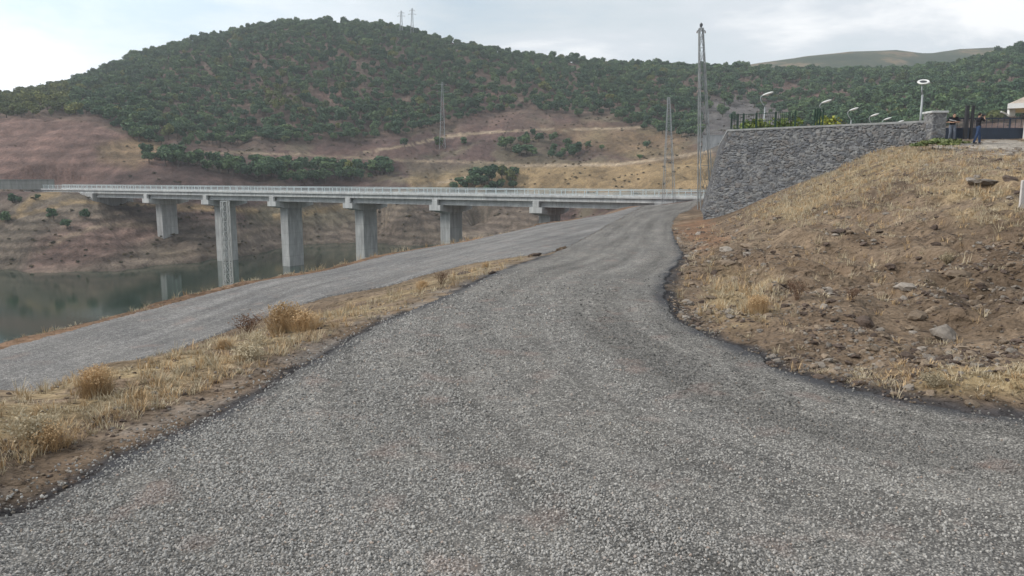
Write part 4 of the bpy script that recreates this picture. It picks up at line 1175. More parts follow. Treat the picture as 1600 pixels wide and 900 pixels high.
def crown_mesh(name, seed, mat, H_=5.0, R_=2.3, n=650, leaf=.40, lobes=8, low=.20):
    r = np.random.default_rng(seed)
    L = []
    for k in range(lobes):
        a = r.uniform(0, 2 * math.pi); d = R_ * .72 * math.sqrt(r.uniform(0, 1)); h_ = r.uniform(low + .16, .80) * H_
        L.append((d * math.cos(a), d * math.sin(a), h_, R_ * r.uniform(.34, .55)))
    L.append((0, 0, H_ * .62, R_ * .62))
    L = np.array(L); w = L[:, 3] ** 2; k = r.choice(len(L), n, p=w / w.sum())
    dv = r.normal(size=(n, 3)); dv /= np.linalg.norm(dv, axis=1)[:, None]
    rr = L[k, 3] * (r.uniform(.45, 1.04, n) ** .6) * (1 + .12 * r.normal(size=n))
    c = L[k, :3] + dv * rr[:, None] * np.array([1, 1, .82])
    c[:, 2] = np.maximum(c[:, 2], .35)
    nr = dv * .9 + r.normal(size=(n, 3)) * .55 + np.array([0, 0, .25]); nr /= np.linalg.norm(nr, axis=1)[:, None]
    t = np.cross(nr, r.normal(size=(n, 3))); t /= np.linalg.norm(t, axis=1)[:, None]; b_ = np.cross(nr, t)
    s = leaf * r.uniform(.6, 1.3, n)[:, None]; q = r.uniform(.5, .9, n)[:, None]
    V = np.stack([c - t * s, c - b_ * s * q + nr * s * .15, c + t * s, c + b_ * s * q + nr * s * .15], 1).reshape(-1, 3)
    Fq_ = np.arange(4 * n).reshape(-1, 4)
    tone = np.clip(r.normal(.5, .25, n) + .12 * (c[:, 2] / H_ - .5), 0, 1)
    me = bpy.data.meshes.new(name); me.from_pydata(V.tolist(), [], Fq_.tolist()); me.materials.append(mat)
    a_ = me.attributes.new('leaf', 'FLOAT', 'POINT'); a_.data.foreach_set('value', np.repeat(tone, 4).astype(np.float32)); me.update()
    return me
def trunk_mesh(name, seed, H_=5.0, R_=2.3, r0=.16):
    r = random.Random(seed); mb = MB(); f = r.uniform(-.3, .3)
    mb.tube([(0, 0, -.5), (.03, .02, .6), (f * .4, .05, 1.5), (f * .8, -.05, 2.8), (f, 0, H_ * .78)], [r0 * 1.3, r0, r0 * .8, r0 * .5, r0 * .15], 6)
    for k in range(4):
        a = k * 1.6 + r.random(); z = r.uniform(1.1, 2.2)
        mb.tube([(f * .3, 0, z), (math.cos(a) * R_ * .3, math.sin(a) * R_ * .3, z + .8), (math.cos(a) * R_ * .6, math.sin(a) * R_ * .6, z + 1.6)], [r0 * .5, r0 * .35, r0 * .1], 5)
    return mb.data(name, BARK)
VAR = []
for k in range(9):
    mat = FOL if k < 6 else FOL_L
    VAR.append((crown_mesh('crown', 100 + k, mat, H_=4.6 + .5 * (k % 3), R_=2.2 + .25 * (k % 2), n=620), trunk_mesh('trunk', 200 + k)))

def inP(px, py, poly): return inpoly(px, py, poly)
N_ = 120000
cx = rng.uniform(-430, 470, N_); cy = rng.uniform(205, 500, N_)
keep = np.abs(cx / cy) < .86
cx, cy = cx[keep], cy[keep]
cz = gzs(cx, cy); ppx, ppy = proj(cx, cy, cz)
tn_ = fbm(cx / 9, cy / 11, 301, 4)
main_f = [(-600, 184), (0, 184), (150, 181), (185, 200), (215, 222), (280, 230), (440, 226), (545, 222), (640, 210), (705, 192), (760, 180), (820, 170), (900, 184), (1000, 176), (1080, 168), (1110, 185), (1250, 206), (1600, 222), (2300, 222), (2300, -90), (500, -90), (-600, 60)]
belt = [(228, 247), (300, 251), (400, 260), (470, 266), (600, 262), (614, 274), (560, 284), (470, 287), (400, 284), (330, 270), (235, 257)]
clump = [(698, 294), (725, 286), (760, 284), (802, 276), (806, 300), (700, 300)]
scrub = [(778, 212), (850, 212), (905, 225), (905, 248), (830, 250), (780, 235)]
scrub2 = [(960, 165), (1090, 170), (1100, 215), (1040, 215), (960, 190)]
dens = np.zeros(len(cx))
inm = inP(ppx, ppy, main_f)
right = sst(650, 1150, ppx)
dens = np.where(inm, np.where(tn_ > .38 + .10 * right, .74 - .22 * right, .16 - .07 * right), 0)
for pg, v in (([(430, 152), (475, 142), (520, 128), (556, 148), (520, 172), (480, 164)], .12), ([(740, 145), (795, 130), (805, 160), (745, 185)], .25),
              ([(1160, 140), (1290, 128), (1335, 160), (1290, 190), (1230, 172)], .22), ([(1085, 165), (1150, 152), (1235, 168), (1240, 215), (1100, 235)], .03), ([(740, 172), (850, 168), (850, 200), (740, 200)], .2)):
    dens = np.where(inP(ppx, ppy, pg), np.minimum(dens, v), dens)
dens = np.where(inP(ppx, ppy, belt) & (cy < 290), 1.0, dens)
dens = np.where(inP(ppx, ppy, clump) & (cy < 290), .95, dens)
dens = np.where(inP(ppx, ppy, scrub) & (cy < 330), .03 + .10 * (tn_ > .5), dens)
dens = np.where(inP(ppx, ppy, scrub2) & (cy < 360), .35, dens)
ok = rng.random(len(cx)) < dens
# keep what stands before or just behind the ridge
T = np.stack([cx, cy, cz], 1)[ok]; tpx = ppx[ok]; tpy = ppy[ok]
Tb = np.maximum(T[:, 1] - 30, 150) / T[:, 1]
order = rng.permutation(len(T)); grid = {}; sel = []
md_ = 3.15
for i in order:
    x, y = T[i, 0], T[i, 1]; gx, gy = int(x // md_), int(y // md_); okk = True
    dmin = md_ * (.80 if (tpy[i] > 225) else 1.0)
    for ax2 in (-1, 0, 1):
        for ay2 in (-1, 0, 1):
            for j in grid.get((gx + ax2, gy + ay2), ()):
                if (T[j, 0] - x) ** 2 + (T[j, 1] - y) ** 2 < dmin * dmin: okk = False; break
            if not okk: break
        if not okk: break
    if okk: grid.setdefault((gx, gy), []).append(i); sel.append(i)
sel = np.array(sel); T = T[sel]; tpx = tpx[sel]; tpy = tpy[sel]
# visibility: highest ground elevation between camera and tree
ss = (T[:, 2] + 5 - EYE) / T[:, 1]; vis = np.ones(len(T), bool)
for f in (.97, .94, .90, .85, .78, .7):
    yy = T[:, 1] * f; zz_ = gzs(T[:, 0] * f, yy); vis &= (zz_ - EYE) / yy < ss + .001
T = T[vis]; tpx = tpx[vis]; tpy = tpy[vis]
extra = [(8, 349, .55), (20, 318, .5), (84, 344, .55), (133, 342, .5), (105, 357, .45), (632, 230, .75), (687, 232, .9), (725, 228, .7), (206, 212, 1.0), (232, 222, 1.0), (178, 199, .6), (918, 232, .6), (940, 236, .5),
         (880, 245, .7), (895, 240, .6), (1000, 250, .4), (1010, 232, .5), (1065, 215, .8), (1075, 205, .8), (1085, 212, .8), (60, 312, .3), (560, 372, .3), (30, 318, .3), (758, 290, .8), (740, 288, .8)]
ex_ = [on_ground_px(a, b_, 110, 420) for a, b_, c_ in extra]
T = np.concatenate([np.array(ex_), T]); tpx = np.concatenate([[e_[0] for e_ in extra], tpx]); tpy = np.concatenate([[e_[1] for e_ in extra], tpy])
sc_ = np.clip(rng.normal(.88, .2, len(T)), .42, 1.4); sc_[:len(extra)] = [e_[2] for e_ in extra]
sc_[len(extra):] *= np.where((tpy[len(extra):] > 205) & (tpx[len(extra):] < 900), .95, .9)
light = (tpx < 105 + 30 * rng.random(len(T))) & (tpy > 135) & (tpy < 196)
light |= (rng.random(len(T)) < .05) | ((tpx > 410) & (tpx < 470) & (tpy > 140) & (tpy < 175))
vi = np.where(light, rng.integers(6, 9, len(T)), rng.integers(0, 6, len(T)))
tr = rng.uniform(0, 2 * math.pi, len(T)); zs = rng.uniform(.85, 1.15, len(T))
size = sc_ / T[:, 1]
rank = np.argsort(-size); rank = np.concatenate([np.arange(len(extra)), [i for i in rank if i >= len(extra)]])[:290]
near_set = set(rank.tolist())
def tree_label(i):
    px, py = tpx[i], tpy[i]; lt = vi[i] >= 6; c_ = 'pale green' if lt else 'dark green'
    P_ = (np.array(px), np.array(py)); sz_ = 'small ' if sc_[i] < .72 else ('broad ' if sc_[i] > .95 else ''); c_ = sz_ + c_
    def bin_(names, x0, x1): return names[int(np.clip((px - x0) / (x1 - x0) * len(names), 0, len(names) - 1))]
    if i < len(extra):
        if px < 140 and py > 300: return c_ + ' shrub-sized oak on the bare lake bank left of the bridge', 'trees on the bare lake bank'
        if py > 190 and px < 240: return c_ + ' oak at the corner of cut slope and woods', 'trees at the cut slope corner'
        if 600 < px < 740 and py < 240: return c_ + ' lone oak beside the upper dirt track, ' + bin_(('left', 'middle', 'right') , 610, 745) + ' of three', 'lone trees on the dirt track'
        if px > 850: return c_ + ' scattered oak on the tan slope above the bridge', 'scattered trees on the tan slope'
        return c_ + ' small oak on the slope just behind the bridge rail', 'small trees behind the bridge rail'
    if inpoly(*P_, belt) and T[i, 1] < 290:
        return c_ + ' belt oak above the bridge, ' + bin_(('at its left tip', 'over the second pier', 'over the third pier', 'left of its middle', 'right of its middle', 'near its right end', 'at its right end'), 228, 614) + (', front row' if py > 270 - (px < 330) * 12 else ', back row'), 'trees of the long belt above the bridge'
    if inpoly(*P_, clump) and T[i, 1] < 290: return c_ + ' oak in the clump above the bridge rail, ' + bin_(('left part', 'middle part', 'right part'), 700, 805), 'trees in the clump above the rail'
    if inpoly(*P_, scrub) and T[i, 1] < 330: return c_ + ' scrub oak between the two dirt tracks, ' + bin_(('left part', 'right part'), 780, 905), 'scrub trees between the tracks'
    if px < 160: return c_ + ' oak in the woods above the bare cut slope', 'trees above the cut slope'
    if px > 1080: return c_ + ' hillside oak ' + bin_(('behind the tallest lattice mast', 'behind the leftmost yard lamp', 'behind the middle lamps', 'behind the farthest lamps', 'behind the round lamp', 'above the gate', 'above the guard hut'), 1085, 1600), 'trees behind the walled yard'
    if px > 700: return c_ + ' oak at the hill foot above the tracks, ' + bin_(('left part', 'middle part', 'right part'), 700, 1080), 'trees on the right foot of the hill'
    return c_ + ' lower forest edge oak, ' + bin_(('near the cut slope', 'above the belt', 'above the belt end', 'left of the thin pylon'), 160, 700), 'trees at the lower forest edge'
proto = {}
for i in rank:
    lb, gr = tree_label(i); k = int(vi[i])
    o = empty('oak_tree', T[i] + np.array([0, 0, -.1]), lb, 'tree', gr, rz=float(tr[i])); s = float(sc_[i]); o.scale = (s * random.uniform(.85, 1.25), s * random.uniform(.85, 1.25), s * float(zs[i]))
    if k not in proto:
        c1 = link(bpy.data.objects.new('crown', VAR[k][0]), o); t1 = link(bpy.data.objects.new('trunk', VAR[k][1]), o); proto[k] = (c1, t1)
    else:
        for so in proto[k]:
            cc_ = so.copy(); COL.objects.link(cc_); cc_.parent = o
ksorted = sorted(proto); kmap = {k: n for n, k in enumerate(ksorted)}
rest = np.array([i for i in range(len(T)) if i not in near_set])
# joined inputs come out in reverse link order; any pick is a valid tree but pale ones must stay pale
src = [[proto[k][0], proto[k][1]] for k in ksorted]
pts = T[rest] + np.array([0, 0, -.1]); rot = np.stack([np.zeros(len(rest)), np.zeros(len(rest)), tr[rest]], 1)
scl = np.stack([sc_[rest] * rng.uniform(.75, 1.35, len(rest)), sc_[rest] * rng.uniform(.75, 1.35, len(rest)), sc_[rest] * zs[rest] * rng.uniform(.8, 1.1, len(rest))], 1)
dk = ~(vi[rest] >= 6)
gn_scatter('forest', pts[dk], rot[dk], scl[dk], rng.integers(0, 6, dk.sum()), [s for k, s in zip(ksorted, src) if k < 6], 'dense dark green oak forest covering the hill behind the bridge', 'forest')
gn_scatter('pale_forest', pts[~dk], rot[~dk], scl[~dk], rng.integers(0, 3, (~dk).sum()), [s for k, s in zip(ksorted, src) if k >= 6], 'paler green trees mixed into the hill forest and its left end', 'forest')
print('trees', len(T), 'individual', len(rank))

# low dry scrub dotting the bare slopes
FOL_S = foliage_mat('scrub_leaves', (.050, .045, .030), (.085, .075, .045), (.14, .115, .07))
scm = [crown_mesh('low_scrub', 470 + k, FOL_S, H_=1.2, R_=1.2, n=110, leaf=.22, lobes=5, low=.0) for k in range(3)]
ssrc = []
for k, (pxx, pyy, lb) in enumerate(((280, 345, 'low dry scrub cushion on the bank behind the leftmost pier'), (640, 340, 'low dry scrub cushion on the bank between the tallest piers'), (900, 280, 'low dry scrub cushion on the tan slope above the bridge'))):
    x, y, z = on_ground_px(pxx, pyy, 110, 420); o = tag(link(bpy.data.objects.new('low_scrub', scm[k])), lb, 'scrub'); o.location = (x, y, z); o.scale = (.7, .7, .6); ssrc.append([o])
n_s = 26000
sx_ = rng.uniform(-380, 420, n_s); sy_ = rng.uniform(135, 430, n_s); kk = (np.abs(sx_ / sy_) < .8); sx_, sy_ = sx_[kk], sy_[kk]
sz2 = gzs(sx_, sy_); spx, spy = proj(sx_, sy_, sz2); sn = fbm(sx_ / 12, sy_ / 12, 311, 4)
dn = np.where(sz2 < ZW + .5, 0, np.where(sn > .5, .55, .14)); dn = np.where((spx < 235) & (spy < 296), dn * .12, dn)
dn = np.where((sy_ < 150) & (sx_ > 0), 0, dn)
kk = rng.random(len(sx_)) < dn; n_s = int(kk.sum()); sv_ = rng.uniform(.18, .62, n_s)
gn_scatter('scrub', np.stack([sx_[kk], sy_[kk], sz2[kk]], 1), np.stack([np.zeros(n_s), np.zeros(n_s), rng.uniform(0, 6.28, n_s)], 1), np.stack([sv_, sv_, sv_ * .75], 1), rng.integers(0, 3, n_s), ssrc, 'low brown scrub dotting the bare slopes round the lake', 'scrub')
print('scrub', n_s)

# hedge bushes behind the stone wall
hm = [crown_mesh('foliage', 400 + k, FOL_Y, H_=2.1, R_=1.0, n=500, leaf=.12, lobes=7, low=.05) for k in range(2)]
hs = MB().tube([(0, 0, -.1), (0, 0, 1.2)], [.05, .02], 6).data('stem', BARK)
for k, (px, Y, s, lb) in enumerate(((1166, 54.5, .92, 'leftmost yellow green bush above the wall, behind the fence'), (1180, 55, 1.0, 'yellow green bush above the wall, left neighbour of the tallest lamp'),
                      (1193, 54.5, .9, 'yellow green bush at the foot of the tallest bent-neck lamp'), (1220, 54, 1.0, 'yellow green bush above the wall, right of the tallest lamp'),
                      (1234, 54, .97, 'yellow green bush above the wall at the fence end'), (1290, 52, .98, 'small yellow green bush beside the second lamp'))):
    q_ = wxy(px, Y); o = empty('bush', (q_.x, q_.y, 4.2), lb, 'bush', rz=k * 1.3); o.scale = (s, s, s)
    link(bpy.data.objects.new('foliage', hm[k % 2]), o); link(bpy.data.objects.new('stem', hs), o)
# green weeds before the gate
wm = crown_mesh('foliage', 450, FOL_W, H_=.5, R_=.45, n=260, leaf=.07, lobes=6, low=.0)
wst = MB().tube([(0, 0, -.05), (0, 0, .3)], [.012, .006], 5).data('stem', BARK)
for k, (px, py) in enumerate(((1434, 236), (1446, 234), (1457, 233), (1466, 235), (1474, 233), (1484, 236), (1495, 234))):
    x, y, z = on_ground_px(px, py, 25, 60)
    o = empty('weed_plant', (x, y, z), 'low green weed plant growing before the gate pillar and gate', 'weed', 'green weeds before the gate', rz=k * 1.1)
    s = .8 + .12 * (k % 4); o.scale = (s * 1.15, s * 1.15, s)
    link(bpy.data.objects.new('foliage', wm), o); link(bpy.data.objects.new('stem', wst), o)

# ================================================================== dry plants
def straw_mat(name, a, b_, c_):
    m = M(name, .8, .2); oi = m.n('ShaderNodeObjectInfo'); lf = m.attr('leaf').outputs['Fac']
    c = m.ramp(lf, [(0, a), (.5, b_), (1, c_)])
    c = m.mixc(1.0, c, m.ramp(oi.outputs['Random'], [(0, (.72, .70, .66)), (1, (1.22, 1.2, 1.16))]), 'MULTIPLY'); m.col(c); return m.m
STRAW = straw_mat('straw', (.33, .275, .19), (.48, .415, .30), (.62, .55, .42))
RUST = straw_mat('russet_straw', (.30, .21, .125), (.50, .36, .21), (.62, .47, .30))
BROWN = straw_mat('brown_stalks', (.09, .055, .04), (.16, .10, .07), (.24, .16, .11))
def tuft(seed, n, h_, sp, w_, mat, curve=.5, name='grass_tuft', stem=False):
    r = np.random.default_rng(seed); V = []; Ff = []; tone = []
    for k in range(n):
        a = r.uniform(0, 2 * math.pi); d = sp * math.sqrt(r.uniform(0, 1)) * .6; bx, by = d * math.cos(a), d * math.sin(a)
        L = h_ * r.uniform(.45, 1.1); a2 = a + r.normal() * .7; lean = r.uniform(.08, 1) * curve
        sx, sy = -math.sin(a2), math.cos(a2); ww = w_ * r.uniform(.6, 1.3); tt = np.clip(r.normal(.5, .28), 0, 1); b0 = len(V)
        for j, t in enumerate((0, .4, .75, 1.0)):
            o_ = lean * L * t ** 1.6; z = L * t * (1 - .25 * lean * t); wj = ww * (1 - .8 * t)
            cxx, cyy = bx + math.cos(a2) * o_, by + math.sin(a2) * o_
            V += [(cxx - sx * wj, cyy - sy * wj, z - .01), (cxx + sx * wj, cyy + sy * wj, z - .01)]; tone += [tt * .7 + .3 * t] * 2
        Ff += [(b0 + 2 * j, b0 + 2 * j + 1, b0 + 2 * j + 3, b0 + 2 * j + 2) for j in range(3)]
    me = bpy.data.meshes.new(name); me.from_pydata(V, [], Ff); me.materials.append(mat)
    a_ = me.attributes.new('leaf', 'FLOAT', 'POINT'); a_.data.foreach_set('value', np.array(tone, np.float32)); me.update(); return me
def twig_shrub(seed, h_, mat, n=26, w_=.006, fluff=120, fl=.014, spread=.9):
    """branching dry plant: stems that fork, with small seed-head faces"""
    r = random.Random(seed); mb = MB(); tips = []
    def grow(p, d, L, w, lv):
        q = p + d * L; mb.tube([p, (p + q) / 2 + Vector((r.uniform(-.1, .1), r.uniform(-.1, .1), 0)) * L, q], [w, w * .8, w * .6], 4, False)
        tips.append(q)
        if lv > 0:
            for _ in range(r.choice((2, 3))):
                nd = (d + Vector((r.uniform(-.7, .7), r.uniform(-.7, .7), r.uniform(-.1, .6)))).normalized(); grow(q, nd, L * r.uniform(.5, .8), w * .65, lv - 1)
    for k in range(n):
        a = r.uniform(0, 2 * math.pi); t = r.uniform(.1, spread)
        grow(Vector((r.uniform(-.04, .04), r.uniform(-.04, .04), -.02)), Vector((math.cos(a) * t, math.sin(a) * t, 1)).normalized(), h_ * r.uniform(.25, .42), w_, 2)
    fb = MB()
    for k in range(fluff):
        c = r.choice(tips) + Vector([r.uniform(-1, 1) * fl * 3 for _ in range(3)])
        u_ = Vector([r.uniform(-1, 1) for _ in range(3)]).normalized() * fl * r.uniform(.6, 1.5); v_ = u_.cross(Vector([r.uniform(-1, 1) for _ in range(3)]))
        if v_.length > 1e-5: v_ = v_.normalized() * fl * .6
        fb.add([c - u_, c - v_, c + u_, c + v_], [(0, 1, 2, 3)])
    def fin(b_, nm):
        me = b_.data(nm, mat); at_ = me.attributes.new('leaf', 'FLOAT', 'POINT'); at_.data.foreach_set('value', np.array([r.random() for _ in me.vertices], np.float32)); return me
    if fluff < 300:
        mb.add(fb.v, fb.f); return (fin(mb, 'stems'),)
    return fin(mb, 'stems'), fin(fb, 'seed_heads')
def put_shrub(px, py, s, meshes, label, name='dry_shrub', cat='shrub', y0=2.5, group=None, rz=0):
    x, y, z = on_ground_px(px, py, y0, 60); o = empty(name, (x, y, z), label, cat, group, rz=rz); o.scale = (s * random.uniform(.9, 1.25), s * random.uniform(.8, 1.1), s * random.uniform(.85, 1.05)); o.rotation_euler = (random.uniform(-.12, .12), random.uniform(-.12, .12), random.uniform(0, 6.28))
    for me in meshes: link(bpy.data.objects.new(me.name.split('.')[0], me), o)
    return o
sA = twig_shrub(1, .5, STRAW, 60, .004, 2600, .013, 1.1); sB = (tuft(21, 520, .42, .34, .0028, RUST, .75, 'stems'), twig_shrub(2, .5, RUST, 60, .0035, 1900, .013, .75)[1])
sB2 = (tuft(22, 420, .36, .40, .0028, RUST, 1.1, 'stems'), twig_shrub(12, .42, RUST, 50, .0035, 1300, .014, .95)[1]); sC = twig_shrub(3, .5, BROWN, 14, .006, 260, .016, .6); sD = twig_shrub(4, .4, STRAW, 34, .004, 900, .016, 1.2)
def hpx(px, py, hp_): x, y, z = on_ground_px(px, py, 2.5, 60); return hp_ / F * y / .36
put_shrub(150, 618, hpx(150, 618, 44), sB, 'round straw-coloured tumbleweed bush alone on the verge between the roads')
put_shrub(448, 519, hpx(448, 519, 42), sB, 'tallest rust-coloured dry bush on the verge between the roads')
put_shrub(478, 516, hpx(478, 516, 32), sB2, 'lower rust-coloured dry bush touching the right side of the tallest one')
put_shrub(387, 524, hpx(387, 524, 36), sC, 'dark brown forked thistle standing left of the rust-coloured bushes', 'dry_thistle', 'thistle')
put_shrub(403, 540, hpx(403, 540, 24), sD, 'small golden dry plant at the foot of the brown thistle')
put_shrub(388, 562, hpx(388, 562, 34), (sD[0], sD[1]), 'pale grey-yellow dry weed on the verge just below the brown thistle')
put_shrub(50, 695, hpx(50, 695, 62), sD, 'loose pale straw plant at the left edge of the verge')
put_shrub(78, 700, hpx(78, 700, 45), sB2, 'golden dry bush beside the loose pale straw plant at left')
put_shrub(350, 545, hpx(350, 545, 18), sB2, 'low russet dry plant left of the brown thistle')
put_shrub(660, 450, hpx(660, 450, 14), sB2, 'russet dry plant midway along the verge between the roads')
put_shrub(690, 444, hpx(690, 444, 20), sC, 'small dark stalks midway along the verge', 'dry_thistle', 'thistle')
put_shrub(760, 418, hpx(760, 418, 10), sB2, 'small russet plant near the far tip of the verge')
put_shrub(1245, 470, hpx(1245, 470, 30), sC, 'tall brown thistle stalks low on the spoil bank', 'dry_thistle', 'thistle')
put_shrub(1330, 470, hpx(1330, 470, 24), sC, 'dense brown twiggy plant right of the tall thistle on the bank', 'dry_thistle', 'thistle')
put_shrub(1480, 415, hpx(1480, 415, 24), sD, 'pale dry plant in the middle of the right bank', 'dry_shrub')
put_shrub(1185, 490, hpx(1185, 490, 24), sB, 'straw bush near the road bend at the toe of the bank')
put_shrub(1455, 605, hpx(1455, 605, 30), sD, 'sparse straw plant at the toe of the bank by the road')

def seen_density(px, py, blobs):
    w = np.zeros(len(px))
    for (bx, by, rx, ry, a) in blobs: w = np.maximum(w, a * np.exp(-(((px - bx) / rx) ** 2 + ((py - by) / ry) ** 2)))
    return w
# candidates over the near ground
def near_pts(n, ymin, ymax, p=1.0, seed=1):
    r = np.random.default_rng(seed); Y = ymin * (ymax / ymin) ** (r.random(n) ** p); X = r.uniform(-.80, .80, n) * Y
    z, mm, sd, dr, dR, dL, dS, rr = terrain(X, Y); px, py = proj(X, Y, z)
    return X, Y, z, mm | sd, dr, dR, dL, dS, px, py, r
X, Y, Z_, rd, dr, dR, dL, dS, px, py, r = near_pts(90000, 3.0, 46, .95, 5)
verge = [(-300, 720), (0, 618), (140, 586), (380, 528), (600, 462), (800, 402), (848, 400), (700, 456), (560, 505), (400, 575), (250, 640), (0, 735), (-300, 860)]
nn_ = fbm(X / 1.6, Y / 1.6, 77, 4)
w = np.where(inpoly(px, py, verge), .012 + .24 * sst(.50, .64, nn_), 0)
w = np.maximum(w, np.where(inpoly(px, py, [(-300, 860), (250, 645), (560, 512), (800, 418), (848, 402), (-300, 700)]), .08, 0))
bank = (px > 1050) & (~rd) & (X > 2)
w = np.maximum(w, np.where(bank, .01 + .05 * sst(.5, .65, nn_), 0))
w = np.maximum(w, bank * seen_density(px, py, [(1300, 285, 90, 28, 1.0), (1240, 325, 65, 20, 1.0), (1400, 250, 110, 18, .85), (1470, 275, 120, 20, .65), (1380, 320, 70, 20, .45), (1520, 300, 90, 22, .5), (1560, 345, 60, 18, .5), (1480, 592, 170, 16, .5), (1580, 600, 90, 20, .55), (1165, 465, 55, 36, .55),
                                               (1280, 420, 50, 24, .15), (1350, 350, 70, 24, .2), (1570, 255, 60, 10, .6), (1100, 415, 20, 14, .2)]))
w = np.maximum(w, np.where((dS < 1.0) & (~rd) & (X < 20) & (Y < 45), .10, 0))
wallx = inpoly(X, Y, [(v.x, v.y) for v in yd])
w[rd | wallx] = 0; w *= (dr > .12)
keepg = r.random(len(X)) < w
# thin by distance so the density per square metre stays similar
gm = [tuft(11, 24, .075, .07, .0030, STRAW, .9), tuft(12, 14, .13, .06, .0032, STRAW, .6), tuft(13, 34, .05, .10, .0032, STRAW, 1.2), tuft(14, 16, .11, .07, .0035, RUST, .7)]
gsrc = []
for k, (pxx, pyy, lb) in enumerate(((230, 640, 'single short straw grass tuft on the verge nearest the road edge at left'), (1400, 622, 'single straw grass tuft at the toe of the right bank by the tar edge'),
                                    (520, 500, 'single flattened straw grass tuft on the verge right of the rust bushes'), (610, 470, 'single russet grass tuft on the verge far from the bushes'))):
    x, y, z = on_ground_px(pxx, pyy, 2.5, 60); o = tag(link(bpy.data.objects.new('grass_tuft', gm[k])), lb, 'grass tuft'); o.location = (x, y, z); gsrc.append([o])
gi = np.where(keepg)[0]
vidx = np.where(r.random(len(gi)) < .10, 3, r.integers(0, 3, len(gi)))
s = r.uniform(.6, 1.5, len(gi)) * np.interp(Y[gi], [4, 12, 40], [.8, 1.2, 2.1])
gn_scatter('dry_grass', np.stack([X[gi], Y[gi], Z_[gi]], 1), np.stack([r.normal(0, .12, len(gi)), r.normal(0, .12, len(gi)), r.uniform(0, 6.28, len(gi))], 1), np.stack([s, s, s * r.uniform(.6, 1.1, len(gi)) * np.where((px[gi] > 1250) & (py[gi] > 540), .6, 1)], 1), vidx, gsrc,
           'short dry straw grass on the verge and the right bank', 'grass')
print('tufts', len(gi))

# ================================================================== rocks
def rock_mesh(seed, flat=.6, sub=2, rough=.22, name='rock', mats=None):
    import bmesh
    r = random.Random(seed); bm = bmesh.new(); bmesh.ops.create_icosphere(bm, subdivisions=sub, radius=.5)
    planes = [Vector((r.gauss(0, 1), r.gauss(0, 1), r.gauss(0, 1))).normalized() for _ in range(9)]; ds = [r.uniform(.26, .44) for _ in planes]
    for v in bm.verts:
        for n_, d in zip(planes, ds):
            t = v.co.dot(n_) - d
            if t > 0: v.co -= n_ * t * .92
        v.co += Vector((r.gauss(0, 1), r.gauss(0, 1), r.gauss(0, 1))) * rough * .05
        v.co.z *= flat
    me = bpy.data.meshes.new(name); bm.to_mesh(me); bm.free()
    for m_ in mats or []: me.materials.append(m_)
    return me
def rock_mat(name, a, b_, rand=.3):
    m = M(name, .92, .2); v = m.pos('obj'); oi = m.n('ShaderNodeObjectInfo')
    c = m.ramp(m.noise(5, 5, .65, v), [(.3, a), (.7, b_)])
    c = m.mixc(1.0, c, m.ramp(oi.outputs['Random'], [(0, (1 - rand,) * 3), (1, (1 + rand,) * 3)]), 'MULTIPLY'); m.col(c); m.bump(m.noise(12, 5, .65, v), .5, .05); return m.m
R_TAN = rock_mat('tan_rock', (.19, .145, .105), (.30, .235, .175)); R_GREY = rock_mat('grey_rock', (.19, .165, .14), (.31, .275, .24)); R_DARK = rock_mat('dark_rock', (.08, .06, .05), (.14, .105, .085))
RM = {k: [rock_mesh(500 + q + 10 * j, (.62, .5, .72)[q % 3], 2, 1.0, 'rock', [mt_]) for q in range(3)] for j, (k, mt_) in enumerate((('t', R_TAN), ('g', R_GREY), ('d', R_DARK)))}
def put_rock(px, py, wpx, kind, label, q=0, group=None, asp=1.0, y0=3):
    x, y, z = on_ground_px(px, py, y0, 60); s = wpx / F * y
    o = tag(link(bpy.data.objects.new('rock', RM[kind][q % 3])), label, 'rock', group); o.location = (x, y, z + s * .10 * asp); o.scale = (s * 1.15, s * .9, s * asp * 1.0); o.rotation_euler = (random.uniform(-.25, .25), random.uniform(-.25, .25), random.uniform(0, 6.28))
    return o
